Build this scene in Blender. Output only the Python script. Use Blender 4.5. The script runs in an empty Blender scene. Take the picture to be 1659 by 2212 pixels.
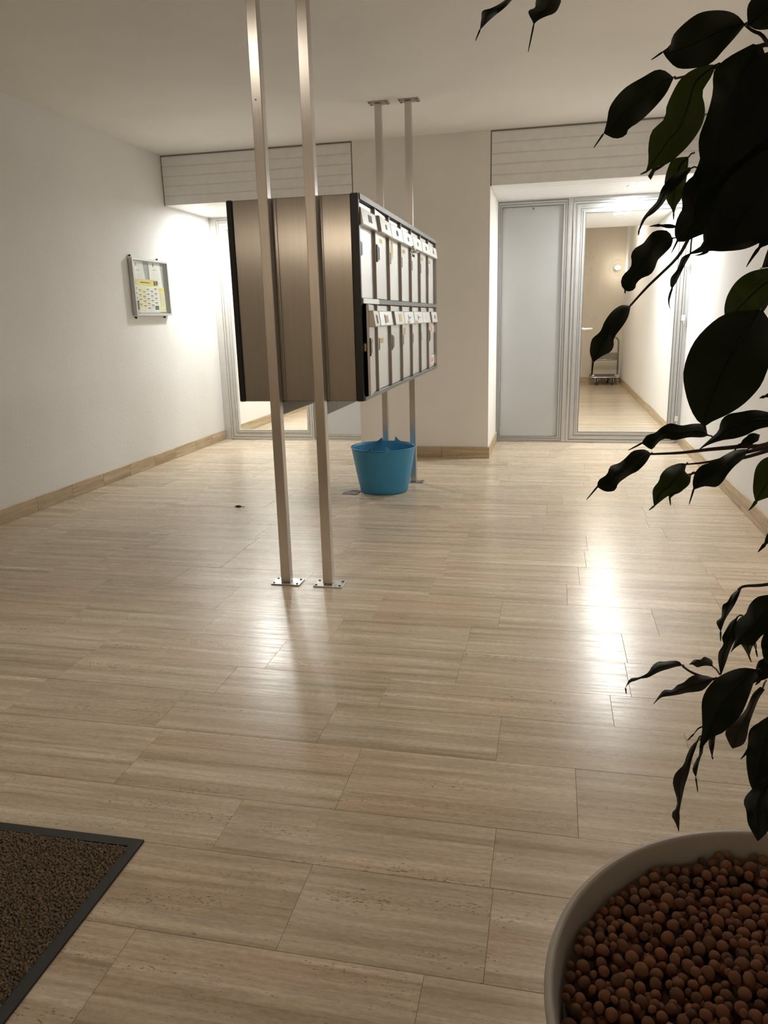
import bpy, bmesh, math, random
from mathutils import Vector, Matrix
random.seed(7)
S = bpy.context.scene
COL = S.collection
PI = math.pi

# ------------------------------------------------------------------ camera
FPX, PITCH, YAW, ROLL, CAMH = 1631.68, 0.2510, 0.2201, -0.0257, 1.12
def cam_axes():
    cy, sy, cp, sp = math.cos(YAW), math.sin(YAW), math.cos(PITCH), math.sin(PITCH)
    f = Vector((-sy*cp, cy*cp, -sp)); r = Vector((cy, sy, 0)); u = r.cross(f)
    cr, sr = math.cos(ROLL), math.sin(ROLL)
    return cr*r + sr*u, -sr*r + cr*u, f
CR, CU, CF = cam_axes()
CAM = Vector((0, 0, CAMH))
cd = bpy.data.cameras.new('camera'); cam = bpy.data.objects.new('camera', cd); COL.objects.link(cam)
cd.sensor_fit = 'VERTICAL'; cd.sensor_height = 24.0; cd.sensor_width = 18.0
cd.lens = 24.0*FPX/2212.0; cd.clip_start = 0.02; cd.clip_end = 100
M = Matrix((CR, CU, -CF)).transposed().to_4x4(); M.translation = CAM
cam.matrix_world = M
S.camera = cam
def at(u, v, d):
    "point at depth d (metres along the view axis) seen at photograph pixel u,v"
    return CAM + ((u-829.5)/FPX*CR - (v-1106)/FPX*CU + CF)*d

# ------------------------------------------------------------------ world + exposure
w = bpy.data.worlds.new('night'); S.world = w; w.use_nodes = True
w.node_tree.nodes['Background'].inputs[0].default_value = (0.02, 0.018, 0.015, 1)
w.node_tree.nodes['Background'].inputs[1].default_value = 0.3
S.view_settings.view_transform = 'Standard'; S.view_settings.look = 'None'
S.view_settings.exposure = 1.36; S.view_settings.gamma = 1.0
S.view_settings.use_curve_mapping = False
P_ALCOVE, P_CORR, P_WARM, P_ENTRY, P_FRONT = 11.4, 13.0, 6.0, 235.0, 4.7
C_LOBBY = (1.0, .935, .82)
C_COOL, C_WARM = (0.98, 1.0, 0.98), (1.0, 0.86, 0.70)

# ------------------------------------------------------------------ room numbers
XL, XR, HC, YP, YD = -3.138, 1.098, 2.435, 6.085, 6.953
XA, XB, ZS, ZB, YF, YB, YS = -1.540, -0.487, 2.056, 0.092, 13.17, -6.6, 9.41

# ------------------------------------------------------------------ materials
def new_mat(name):
    m = bpy.data.materials.new(name); m.use_nodes = True
    nt = m.node_tree; b = nt.nodes['Principled BSDF']
    return m, nt, b
def node(nt, t, **kw):
    n = nt.nodes.new(t)
    for k, v in kw.items(): setattr(n, k, v)
    return n
def ramp(nt, src, stops):
    r = node(nt, 'ShaderNodeValToRGB')
    while len(r.color_ramp.elements) < len(stops): r.color_ramp.elements.new(0.5)
    for e, (p, c) in zip(r.color_ramp.elements, stops):
        e.position = p; e.color = (*c, 1) if len(c) == 3 else c
    nt.links.new(src, r.inputs[0]); return r.outputs[0]
def coords(nt, scale=(1, 1, 1), rnd=False):
    tc = node(nt, 'ShaderNodeTexCoord'); out = tc.outputs['Object']
    if rnd:
        oi = node(nt, 'ShaderNodeObjectInfo')
        cx = node(nt, 'ShaderNodeVectorMath', operation='SCALE'); cx.inputs[0].default_value = (37.3, 91.7, 53.1)
        nt.links.new(oi.outputs['Random'], cx.inputs['Scale'])
        ad = node(nt, 'ShaderNodeVectorMath', operation='ADD')
        nt.links.new(out, ad.inputs[0]); nt.links.new(cx.outputs[0], ad.inputs[1]); out = ad.outputs[0]
    mp = node(nt, 'ShaderNodeMapping'); mp.inputs['Scale'].default_value = scale
    nt.links.new(out, mp.inputs[0]); return mp.outputs[0]
def noise(nt, vec, scale, detail=3, rough=.55, dist=0):
    n = node(nt, 'ShaderNodeTexNoise'); n.inputs['Scale'].default_value = scale
    n.inputs['Detail'].default_value = detail; n.inputs['Roughness'].default_value = rough
    n.inputs['Distortion'].default_value = dist
    nt.links.new(vec, n.inputs['Vector']); return n.outputs[0]
def bump(nt, b, h, strength, dist):
    n = node(nt, 'ShaderNodeBump'); n.inputs['Strength'].default_value = strength; n.inputs['Distance'].default_value = dist
    nt.links.new(h, n.inputs['Height']); nt.links.new(n.outputs[0], b.inputs['Normal'])
def mixc(nt, fac, a, c, mode='MIX'):
    n = node(nt, 'ShaderNodeMix', data_type='RGBA', blend_type=mode)
    for sock, val in ((n.inputs[0], fac), (n.inputs[6], a), (n.inputs[7], c)):
        if isinstance(val, bpy.types.NodeSocket): nt.links.new(val, sock)
        elif isinstance(val, (tuple, list)): sock.default_value = (*val, 1)
        else: sock.default_value = val
    return n.outputs[2]
def plain(name, col, rough=.5, metal=0, var=.08, scale=18, bstr=0, bdist=.001, bscale=200, spec=.5, sc=(1, 1, 1)):
    m, nt, b = new_mat(name)
    v = coords(nt, sc); f = noise(nt, v, scale, 3)
    c = ramp(nt, f, [(.3, tuple(x*(1-var) for x in col)), (.7, tuple(min(1, x*(1+var)) for x in col))])
    nt.links.new(c, b.inputs['Base Color'])
    b.inputs['Roughness'].default_value = rough; b.inputs['Metallic'].default_value = metal
    b.inputs['Specular IOR Level'].default_value = spec
    if bstr: bump(nt, b, noise(nt, v, bscale, 3), bstr, bdist)
    return m
def travertine(name, rough=.2, along='x', dark=1.0, tint=(1, 1, 1)):
    m, nt, b = new_mat(name)
    k = (1, 1, 1) if along == 'x' else (1, 1, 1)
    sc1 = (.7, 28, 28) if along == 'x' else (28, .7, 28)
    sc2 = (5, 95, 95) if along == 'x' else (95, 5, 95)
    sc3 = (95, 330, 330) if along == 'x' else (330, 95, 330)
    f1 = noise(nt, coords(nt, sc1, True), 1.0, 6, .62, .25)
    f2 = noise(nt, coords(nt, sc2, True), 1.0, 4, .6, .3)
    f4 = noise(nt, coords(nt, (2.2, 5, 5), True), 1.0, 3)
    c1 = ramp(nt, f1, [(.27, (.40, .315, .23)), (.43, (.545, .45, .35)), (.55, (.63, .54, .44)), (.74, (.79, .71, .615))])
    c2 = ramp(nt, f2, [(.32, (.74, .72, .69)), (.58, (1.05, 1.05, 1.04))])
    c = mixc(nt, .75, c1, c2, 'MULTIPLY')
    c4 = ramp(nt, f4, [(.3, (.93, .96, .93)), (.7, (1.08, 1.02, 1.0))])
    c = mixc(nt, .8, c, c4, 'MULTIPLY')
    # pits
    f3 = noise(nt, coords(nt, sc3, True), 1.0, 2, .5)
    f5 = noise(nt, coords(nt, (3, 14, 14) if along == 'x' else (14, 3, 14), True), 1.0, 3)
    ml = node(nt, 'ShaderNodeMath', operation='MULTIPLY_ADD'); ml.inputs[1].default_value = .55
    nt.links.new(f5, ml.inputs[0]); nt.links.new(f3, ml.inputs[2])
    pit = ramp(nt, ml.outputs[0], [(.985, (0, 0, 0)), (1.07, (1, 1, 1))])
    c = mixc(nt, pit, c, (.27, .205, .145))
    f6 = noise(nt, coords(nt, (60, 170, 170) if along == 'x' else (170, 60, 170), True), 1.0, 3, .65)
    c = mixc(nt, .85, c, ramp(nt, f6, [(.33, (.87, .86, .84)), (.62, (1.08, 1.08, 1.07))]), 'MULTIPLY')
    c = mixc(nt, 1.0, c, tint, 'MULTIPLY')
    oi = node(nt, 'ShaderNodeObjectInfo')
    rc = ramp(nt, oi.outputs['Random'], [(0, (.93*dark, .935*dark, .92*dark)), (.5, (1.0*dark, .985*dark, .965*dark)), (1, (1.03*dark, 1.025*dark, 1.01*dark))])
    c = mixc(nt, 1.0, c, rc, 'MULTIPLY')
    nt.links.new(c, b.inputs['Base Color'])
    rr = ramp(nt, f2, [(.3, (rough*1.25,)*3), (.7, (rough*.85,)*3)])
    nt.links.new(rr, b.inputs['Roughness'])
    b.inputs['Specular IOR Level'].default_value = .37
    bump(nt, b, f2, .07, .0015)
    return m
def stucco(name, col, bs=.35, sc=(1, 1, 1), scale=85):
    m, nt, b = new_mat(name)
    v = coords(nt, sc); f = noise(nt, v, scale, 4, .6, .4); g = noise(nt, v, 2.5, 3)
    c = ramp(nt, g, [(.3, tuple(x*.96 for x in col)), (.7, col)])
    nt.links.new(c, b.inputs['Base Color']); b.inputs['Roughness'].default_value = .85
    b.inputs['Specular IOR Level'].default_value = .2
    bump(nt, b, f, bs, .004); return m
def brushed(name, col, rough=.3, aniso=.0, rot=0, axis='Z', var=.05, sc=(250, 250, 3)):
    m, nt, b = new_mat(name)
    f = noise(nt, coords(nt, sc), 1.0, 2)
    c = ramp(nt, f, [(.3, tuple(x*(1-var) for x in col)), (.7, tuple(min(1, x*(1+var)) for x in col))])
    nt.links.new(c, b.inputs['Base Color']); b.inputs['Metallic'].default_value = 1
    b.inputs['Roughness'].default_value = rough
    if aniso:
        b.inputs['Anisotropic'].default_value = aniso; b.inputs['Anisotropic Rotation'].default_value = rot
        t = node(nt, 'ShaderNodeTangent', direction_type='RADIAL', axis=axis)
        nt.links.new(t.outputs[0], b.inputs['Tangent'])
    return m
def emis(name, col, strength):
    m, nt, b = new_mat(name)
    v = coords(nt); f = noise(nt, v, 4, 1)
    c = ramp(nt, f, [(0, tuple(x*.97 for x in col)), (1, col)])
    nt.links.new(c, b.inputs['Emission Color']); b.inputs['Emission Strength'].default_value = strength
    b.inputs['Base Color'].default_value = (*col, 1); return m
def clear_glass(name):
    m, nt, b = new_mat(name); nt.nodes.remove(b)
    out = nt.nodes['Material Output']
    tr = node(nt, 'ShaderNodeBsdfTransparent'); gl = node(nt, 'ShaderNodeBsdfGlossy'); gl.inputs['Roughness'].default_value = .01
    f = noise(nt, coords(nt), 3, 1); tc = ramp(nt, f, [(0, (.955, .965, .955)), (1, (.965, .972, .965))]); nt.links.new(tc, tr.inputs[0])
    lw = node(nt, 'ShaderNodeLayerWeight'); pw_ = node(nt, 'ShaderNodeMath', operation='POWER'); pw_.inputs[1].default_value = 5
    nt.links.new(lw.outputs['Facing'], pw_.inputs[0])
    fr = node(nt, 'ShaderNodeMath', operation='MULTIPLY_ADD'); fr.inputs[1].default_value = .95; fr.inputs[2].default_value = .04
    nt.links.new(pw_.outputs[0], fr.inputs[0])
    mx = node(nt, 'ShaderNodeMixShader')
    nt.links.new(fr.outputs[0], mx.inputs[0]); nt.links.new(tr.outputs[0], mx.inputs[1]); nt.links.new(gl.outputs[0], mx.inputs[2])
    nt.links.new(mx.outputs[0], out.inputs[0]); return m
def frosted_glass(name):
    m, nt, b = new_mat(name); nt.nodes.remove(b)
    out = nt.nodes['Material Output']
    tl = node(nt, 'ShaderNodeBsdfTranslucent'); df = node(nt, 'ShaderNodeBsdfDiffuse'); gl = node(nt, 'ShaderNodeBsdfGlossy')
    rf = node(nt, 'ShaderNodeBsdfRefraction'); rf.inputs['Roughness'].default_value = .55; rf.inputs['IOR'].default_value = 1.02
    rf.inputs['Color'].default_value = (.68, .69, .70, 1)
    f = noise(nt, coords(nt), 2, 2); tc = ramp(nt, f, [(.3, (.60, .62, .63)), (.7, (.64, .66, .67))]); nt.links.new(tc, tl.inputs[0])
    df.inputs[0].default_value = (.58, .59, .59, 1); gl.inputs['Roughness'].default_value = .32
    m1 = node(nt, 'ShaderNodeMixShader'); m1.inputs[0].default_value = .3
    m2 = node(nt, 'ShaderNodeMixShader'); m2.inputs[0].default_value = .16
    m3 = node(nt, 'ShaderNodeMixShader'); m3.inputs[0].default_value = .45
    nt.links.new(tl.outputs[0], m3.inputs[1]); nt.links.new(rf.outputs[0], m3.inputs[2])
    nt.links.new(m3.outputs[0], m1.inputs[1]); nt.links.new(df.outputs[0], m1.inputs[2])
    nt.links.new(m1.outputs[0], m2.inputs[1]); nt.links.new(gl.outputs[0], m2.inputs[2])
    nt.links.new(m2.outputs[0], out.inputs[0]); return m
def leaf_mat(name, col, trans, tmix=.25):
    m, nt, b = new_mat(name)
    out = nt.nodes['Material Output']
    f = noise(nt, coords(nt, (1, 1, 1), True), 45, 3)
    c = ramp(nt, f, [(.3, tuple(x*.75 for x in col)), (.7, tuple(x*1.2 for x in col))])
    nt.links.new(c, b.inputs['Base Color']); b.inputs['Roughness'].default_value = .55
    b.inputs['Specular IOR Level'].default_value = .18
    tl = node(nt, 'ShaderNodeBsdfTranslucent'); tl.inputs[0].default_value = (*trans, 1)
    mx = node(nt, 'ShaderNodeMixShader'); mx.inputs[0].default_value = tmix
    nt.links.new(b.outputs[0], mx.inputs[1]); nt.links.new(tl.outputs[0], mx.inputs[2]); nt.links.new(mx.outputs[0], out.inputs[0])
    return m

MT = dict(
    tile=travertine('travertine_tile', .25), base=travertine('travertine_skirting', .4, 'y', .9, (1.0, .95, .84)), basex=travertine('travertine_skirting_across', .4, 'x', .9, (1.0, .95, .84)),
    floorfar=travertine('travertine_floor', .16),
    grout=plain('grout', (.50, .42, .33), .7, scale=40),
    wall=stucco('white_stucco', (.86, .85, .83), .45, (1, 1, .6)), wall_r=stucco('white_stucco_fine', (.86, .85, .84), .3, (1, 1, .5)),
    smooth=stucco('smooth_plaster', (.89, .86, .81), .10, scale=140), ceil=stucco('ceiling_plaster', (.86, .84, .80), .06, scale=140),
    farwall=stucco('far_plaster', (.72, .65, .56), .08, scale=120),
    pvc=plain('white_panel', (.88, .87, .85), .42, 0, .03), gap=plain('panel_shadow_gap', (.25, .23, .20), .7),
    rail=plain('anodised_frame', (.55, .55, .55), .33, .55, .03), raild=plain('anodised_frame_groove', (.16, .16, .16), .5, .3),
    painted=plain('pale_painted_frame', (.62, .60, .56), .4, 0, .04),
    post=brushed('post_aluminium', (.60, .57, .54), .34, .6, .0), postplate=brushed('plate_steel', (.46, .44, .42), .38),
    plate=brushed('brushed_end_panel', (.42, .405, .39), .22, .95, .0),
    bank=brushed('bank_rail', (.20, .195, .19), .42), divider=brushed('divider_profile', (.55, .50, .46), .3),
    door=brushed('silver_mailbox_door', (.64, .64, .63), .40), black=plain('black_plastic', (.006, .006, .006), .35),
    inside=plain('dark_box_inside', (.06, .05, .045), .5, .3), latch=plain('grey_latch', (.065, .062, .056), .45, .2),
    gold=plain('gold_label', (.50, .38, .10), .4, .4), tape=plain('yellow_tape', (.72, .62, .28), .5), pink=plain('buff_sticker', (.62, .45, .33), .6),
    white=plain('white_paper', (.86, .86, .84), .6, 0, .02), red=plain('red_print', (.55, .03, .04), .6), ink=plain('grey_print', (.10, .10, .12), .6),
    orange=plain('orange_print', (.72, .25, .10), .6), yellow=plain('yellow_print', (.80, .68, .10), .6), pale=plain('pale_yellow_print', (.82, .79, .45), .6),
    inkl=plain('pale_grey_print', (.50, .51, .54), .6), board=plain('grey_board', (.30, .34, .33), .7), chrome=plain('chrome', (.8, .8, .8), .12, 1),
    green=plain('green_logo', (.03, .12, .07), .6),
    blue=plain('blue_rubber', (.040, .27, .50), .42, 0, .05, 12), matpile=plain('brown_mat_pile', (.185, .135, .088), .95, 0, .45, 160),
    rubber=plain('black_rubber', (.02, .019, .018), .6), pot=plain('white_planter', (.42, .385, .34), .45, 0, .04),
    clay=plain('fired_clay', (.27, .118, .062), .9, 0, .28, 60, .6, .002, 260), soil=plain('dark_substrate', (.05, .025, .015), 1),
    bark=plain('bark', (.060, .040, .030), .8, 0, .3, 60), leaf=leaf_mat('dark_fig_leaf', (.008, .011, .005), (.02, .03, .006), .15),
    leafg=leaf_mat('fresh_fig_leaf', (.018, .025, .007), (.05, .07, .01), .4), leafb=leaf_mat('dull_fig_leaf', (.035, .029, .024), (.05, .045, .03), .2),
    tyre=plain('trolley_tyre', (.02, .02, .02), .6), deck=plain('trolley_deck', (.07, .07, .075), .5), tube=plain('trolley_tube', (.20, .18, .145), .4, .3),
    glass=clear_glass('clear_glass'), frost=frosted_glass('frosted_glass'),
    lens=emis('downlight_lens', (1, .97, .93), 30), lensw=emis('warm_lens', (1, .78, .52), 14), bulb=emis('bulb', (1, .9, .74), 16),
    paintgap=plain('pale_frame_groove', (.38, .365, .34), .5), beam=plain('grey_beam', (.27, .27, .255), .5, .2), dirt=plain('dirt_crumb', (.05, .02, .015), .8), lampring=plain('white_lamp_ring', (.8, .8, .78), .4), scrap=plain('printed_scrap', (.20, .165, .18), .5, 0, .6, 60),
)
# clay tone differs ball to ball
def clay_var():
    m = MT['clay']; nt = m.node_tree; b = nt.nodes['Principled BSDF']
    src = b.inputs['Base Color'].links[0].from_socket
    oi = node(nt, 'ShaderNodeObjectInfo')
    rc = ramp(nt, oi.outputs['Random'], [(0, (.62, .60, .58)), (.5, (1, 1, 1)), (1, (1.2, 1.15, 1.05))])
    nt.links.new(mixc(nt, 1, src, rc, 'MULTIPLY'), b.inputs['Base Color'])
clay_var()

# ------------------------------------------------------------------ mesh helpers
ORG = {}
def org(p):
    v = Vector((0, 0, 0))
    while p is not None:
        v = v + Vector(p.location); p = p.parent
    return v
def link(name, me, mat=None, parent=None):
    o = bpy.data.objects.new(name, me); COL.objects.link(o)
    if mat is not None and me is not None and not me.materials: me.materials.append(MT[mat] if isinstance(mat, str) else mat)
    if parent is not None: o.parent = parent
    return o
def tag(o, label=None, cat=None, group=None, kind=None):
    for k, v in (('label', label), ('category', cat), ('group', group), ('kind', kind)):
        if v: o[k] = v
    return o
def thing(name, label, cat, loc=(0, 0, 0), group=None, kind=None):
    o = bpy.data.objects.new(name, None); COL.objects.link(o); o.location = loc; o.empty_display_size = .1
    return tag(o, label, cat, group, kind)
class MB:
    def __init__(s): s.v = []; s.f = []; s.m = []; s.sm = []
    def add(s, vs, fs, mi=0, smooth=False):
        n = len(s.v); s.v += [tuple(x) for x in vs]
        for f in fs: s.f.append(tuple(i+n for i in f)); s.m.append(mi); s.sm.append(smooth)
        return s
    def box(s, a, b, bev=0, mi=0):
        x0, y0, z0 = a; x1, y1, z1 = b
        if not bev:
            return s.add([(x0, y0, z0), (x1, y0, z0), (x1, y1, z0), (x0, y1, z0), (x0, y0, z1), (x1, y0, z1), (x1, y1, z1), (x0, y1, z1)],
                         [(0, 3, 2, 1), (4, 5, 6, 7), (0, 1, 5, 4), (1, 2, 6, 5), (2, 3, 7, 6), (3, 0, 4, 7)], mi)
        bm = bmesh.new(); bmesh.ops.create_cube(bm, size=1)
        for v in bm.verts: v.co = Vector((x0+(v.co.x+.5)*(x1-x0), y0+(v.co.y+.5)*(y1-y0), z0+(v.co.z+.5)*(z1-z0)))
        bmesh.ops.bevel(bm, geom=bm.edges[:], offset=bev, segments=1, affect='EDGES', profile=.5)
        bm.verts.ensure_lookup_table(); bm.faces.ensure_lookup_table()
        for i, v in enumerate(bm.verts): v.index = i
        s.add([v.co for v in bm.verts], [[v.index for v in f.verts] for f in bm.faces], mi); bm.free(); return s
    def prism(s, poly, a, b, mi=0):
        "poly: list of 3d points, extruded by vector (b-a)"
        d = Vector(b)-Vector(a); n = len(poly)
        vs = [Vector(p) for p in poly] + [Vector(p)+d for p in poly]
        fs = [tuple(range(n))[::-1], tuple(range(n, 2*n))] + [(i, (i+1) % n, n+(i+1) % n, n+i) for i in range(n)]
        return s.add(vs, fs, mi)
    def tube(s, pts, r, seg=8, mi=0, cap=True):
        pts = [Vector(p) for p in pts]; n = len(pts); rs = r if isinstance(r, (list, tuple)) else [r]*n
        vs = []; up = Vector((0, 0, 1)); pn = None
        for i, p in enumerate(pts):
            t = (pts[min(i+1, n-1)]-pts[max(i-1, 0)]).normalized()
            if pn is None:
                pn = t.orthogonal().normalized()
            pn = (pn - t*pn.dot(t)).normalized(); bn = t.cross(pn)
            for k in range(seg):
                a = 2*PI*k/seg; vs.append(p + (pn*math.cos(a)+bn*math.sin(a))*rs[i])
        fs = [(i*seg+k, i*seg+(k+1) % seg, (i+1)*seg+(k+1) % seg, (i+1)*seg+k) for i in range(n-1) for k in range(seg)]
        s.add(vs, fs, mi, True)
        if cap: s.f += [tuple(len(s.v)-n*seg+k for k in range(seg))[::-1], tuple(len(s.v)-seg+k for k in range(seg))]; s.m += [mi]*2; s.sm += [False]*2
        return s
    def lathe(s, prof, c=(0, 0, 0), seg=48, mi=0, smooth=True, closed=False):
        n = len(prof); vs = [(c[0]+r*math.cos(2*PI*k/seg), c[1]+r*math.sin(2*PI*k/seg), c[2]+z) for r, z in prof for k in range(seg)]
        fs = [(i*seg+k, i*seg+(k+1) % seg, (i+1)*seg+(k+1) % seg, (i+1)*seg+k) for i in range(n-1) for k in range(seg)]
        return s.add(vs, fs, mi, smooth)
    def disc(s, c, r, seg=24, mi=0, nz=1):
        s.add([(c[0]+r*math.cos(2*PI*k/seg), c[1]+r*math.sin(2*PI*k/seg), c[2]) for k in range(seg)], [tuple(range(seg))[::nz]], mi); return s
    def mesh(s, name, off=(0, 0, 0)):
        me = bpy.data.meshes.new(name); off = Vector(off)
        me.from_pydata([Vector(v)-off for v in s.v], [], s.f)
        me.polygons.foreach_set('material_index', s.m); me.polygons.foreach_set('use_smooth', s.sm)
        me.update(); return me
    def build(s, name, mats, parent=None):
        "geometry given in world coordinates; the object keeps its own origin at the parent's"
        if not isinstance(mats, (list, tuple)): mats = [mats]
        me = s.mesh(name, org(parent))
        for m in mats: me.materials.append(MT[m])
        o = bpy.data.objects.new(name, me); COL.objects.link(o)
        if parent is not None: o.parent = parent
        return o
def bx(name, a, b, mat, parent=None, bev=0): return MB().box(a, b, bev).build(name, mat, parent)
def struct(name, a, b, mat, label, cat, bev=0):
    return tag(bx(name, a, b, mat, None, bev), label, cat, None, 'structure')

# ------------------------------------------------------------------ setting: walls, ceiling
struct('ceiling', (XL-.1, YB-.1, HC), (XR+.1, YF+.1, HC+.1), 'ceil', 'smooth off-white plaster ceiling over the whole lobby', 'ceiling')
struct('wall_left', (XL-.1, YB-.1, 0), (XL, YF+.1, HC), 'wall', 'long white stucco wall on the left with the notice frame', 'wall')
struct('wall_right', (XR, YB-.1, 0), (XR+.1, YF+.1, HC), 'wall_r', 'long white stucco wall on the right behind the plant', 'wall')
struct('wall_back', (XL, YB-.1, 0), (XR, YB, HC), 'farwall', 'beige wall behind the viewpoint', 'wall')
struct('wall_far', (XL, YF, 0), (XR, YF+.1, HC), 'farwall', 'beige end wall of the corridor behind the trolley', 'wall')
struct('wall_pillar', (XA, YP, 0), (XB, YF, HC), 'smooth', 'smooth beige pillar wall between the two glass doors', 'wall')
# floor slab (grout) with separate stone slabs on it
T0, T1 = .18, YD+.02
floor = tag(MB().box((XL, T0, -.06), (XR, T1, -.0035)).build('floor', 'grout'), 'glossy travertine slab floor running across the lobby', 'floor', None, 'structure')
ff = MB().box((XL, T1, -.06), (XR, YF, 0)).build('far_slab', 'floorfar', floor)
fn = MB().box((XL, YB, -.06), (XR, T0, 0)).build('near_slab', 'floorfar', floor)
rows = [.18, .42, .63, .83, 1.070, 1.300, 1.487, 1.755, 1.980, 2.165, 2.400]
known = {4: [-.746, -.188], 5: [-.465, -.085], 6: [-.700, -.092], 7: [-1.05, -.470, .088], 8: [-.60, -.112], 9: [-1.0, -.477, .20], 10: [-.907, -.268]}
r = 2.400
rng = random.Random(11)
while r < T1-.3:
    r += rng.choice([.185, .20, .225, .24, .26]); rows.append(r)
rows.append(T1)
G = .0003
for i in range(len(rows)-1):
    y0, y1 = rows[i], rows[i+1]
    xs = sorted(known.get(i+1, []))
    if not xs: xs = [XL+rng.uniform(.1, .6)]
    while xs[-1] < XR-.75: xs.append(xs[-1]+rng.uniform(.48, .66))
    while xs[0] > XL+.75: xs.insert(0, xs[0]-rng.uniform(.48, .66))
    xs = [XL]+[x for x in xs if XL+.06 < x < XR-.06]+[XR]
    for a, b in zip(xs[:-1], xs[1:]):
        cx, cy = (a+b)/2, (y0+y1)/2; hx, hy = (b-a)/2-G, (y1-y0)/2-G; e = .0005; dz = rng.uniform(-.0002, .0002)
        m = MB()
        m.add([(-hx, -hy, -.005), (hx, -hy, -.005), (hx, hy, -.005), (-hx, hy, -.005), (-hx, -hy, -e), (hx, -hy, -e), (hx, hy, -e), (-hx, hy, -e),
               (-hx+e, -hy+e, 0), (hx-e, -hy+e, 0), (hx-e, hy-e, 0), (-hx+e, hy-e, 0)],
              [(0, 1, 5, 4), (1, 2, 6, 5), (2, 3, 7, 6), (3, 0, 4, 7), (4, 5, 9, 8), (5, 6, 10, 9), (6, 7, 11, 10), (7, 4, 8, 11), (8, 9, 10, 11)])
        me = m.mesh('stone_slab'); me.materials.append(MT['tile'])
        o = bpy.data.objects.new('stone_slab', me); COL.objects.link(o); o.location = (cx, cy, dz); o.parent = floor
# skirting made of separate strips
def skirting(name, axis, fixed, depth, joints, label):
    root = thing(name, label, 'skirting', (0, 0, 0), None, 'structure')
    for a, b in zip(joints[:-1], joints[1:]):
        m = MB(); g = .0008
        if axis == 'y': lo, hi = (min(fixed, fixed+depth), a+g, 0), (max(fixed, fixed+depth), b-g, ZB)
        else: lo, hi = (a+g, min(fixed, fixed+depth), 0), (b-g, max(fixed, fixed+depth), ZB)
        c = Vector(((lo[0]+hi[0])/2, (lo[1]+hi[1])/2, 0))
        me = MB().box(lo, hi, .0015).mesh('skirting_strip', c); me.materials.append(MT['base' if axis == 'y' else 'basex'])
        o = bpy.data.objects.new('skirting_strip', me); COL.objects.link(o); o.location = c; o.parent = root
    return root
jl = [YB, -4.5, -2.5, -1.2, 0, .8, 1.5, 2.2, 2.9, 3.3, 3.66, 4.03, 4.40, 4.767, 5.13, 5.506, 5.863, 6.25, 6.60, YD-.04]
skirting('baseboard_left', 'y', XL, .013, jl, 'travertine skirting strips along the left stucco wall')
skirting('baseboard_corridor_left', 'y', XL, .013, [YD+.06, 8.2, 8.9, 9.5, 10.2, 11, 12, YF], 'travertine skirting seen through the left glass door')
skirting('baseboard_right', 'y', XR, -.013, [YB, -4, -2, -.5, .6, 1.3, 2.0, 2.7, 3.4, 4.0, 4.55, 5.1, 5.6, 6.2, YD-.04], 'travertine skirting strips along the right stucco wall')
skirting('baseboard_corridor_right', 'y', XR, -.013, [YD+.06, 7.6, 8.3, 9.0, 9.7, 10.4, 11.2, 12.2, YF], 'travertine skirting seen through the right glass door')
skirting('baseboard_pillar', 'x', YP, -.013, [XA, -1.2, -.862, XB+.013], 'travertine skirting across the front of the pillar')
skirting('baseboard_pillar_side', 'y', XB, .013, [YP, 6.5, YD-.04], 'travertine skirting on the lit side of the pillar')
skirting('baseboard_far', 'x', YF, -.013, [XB, -.1, .35, .8, XR-.013], 'travertine skirting on the corridor end wall behind the trolley')
skirting('baseboard_far_left', 'x', YF, -.013, [XL+.013, -2.5, -2.0, XA], 'travertine skirting on the end wall beyond the left door')
# ------------------------------------------------------------------ soffits
def soffit(name, x0, x1, label):
    root = thing(name, label, 'soffit', (0, 0, 0), None, 'structure')
    # carcass
    bx('carcass', (x0, YP+.02, ZS+.012), (x1, YS, HC), 'gap', root)
    # front slats with stepped lower lips
    n = 5; top = HC-.012; h = (top-ZS)/n
    for i in range(n):
        z0 = ZS+i*h; z1 = z0+h
        m = MB(); t = .0035
        prof = [(YP+.020, z0+.0003), (YP-.000, z0+.0003), (YP-.000, z1-.009), (YP+.0032, z1-.006), (YP+.0032, z1-.0003), (YP+.020, z1-.0003)]
        m.prism([(x0+.009, y, z) for y, z in prof][::-1], (x0+.009, 0, 0), (x1-.009, 0, 0))
        m.build('front_slat', 'pvc', root)
    # shadow trims
    bx('shadow_trim', (x0, YP+.004, HC-.012), (x1, YP+.03, HC-.0005), 'gap', root)
    bx('shadow_trim', (x0+.0005, YP+.004, ZS), (x0+.009, YP+.03, HC-.012), 'gap', root)
    bx('shadow_trim', (x1-.009, YP+.004, ZS), (x1-.0005, YP+.03, HC-.012), 'gap', root)
    # ribbed underside boards
    m = MB(); y = YP+.0205; k = 0
    while y < YS-.02:
        wd = .1 if k > 3 else .045
        y2 = min(y+wd, YS)
        m.box((x0+.002, y+(.004 if k < 5 else .0015), ZS), (x1-.002, y2-.0015, ZS+.014)); y = y2; k += 1
    tag(m.build('ribbed_underside', 'pvc', root), kind='stuff')
    bx('end_face', (x0, YS, ZS), (x1, YS+.01, HC), 'smooth', root)
    return root
soffit('trim_1', XL, XA, 'white slatted soffit box over the left glass door')
soffit('trim_2', XB, XR, 'white slatted soffit box over the right glass door')

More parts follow.
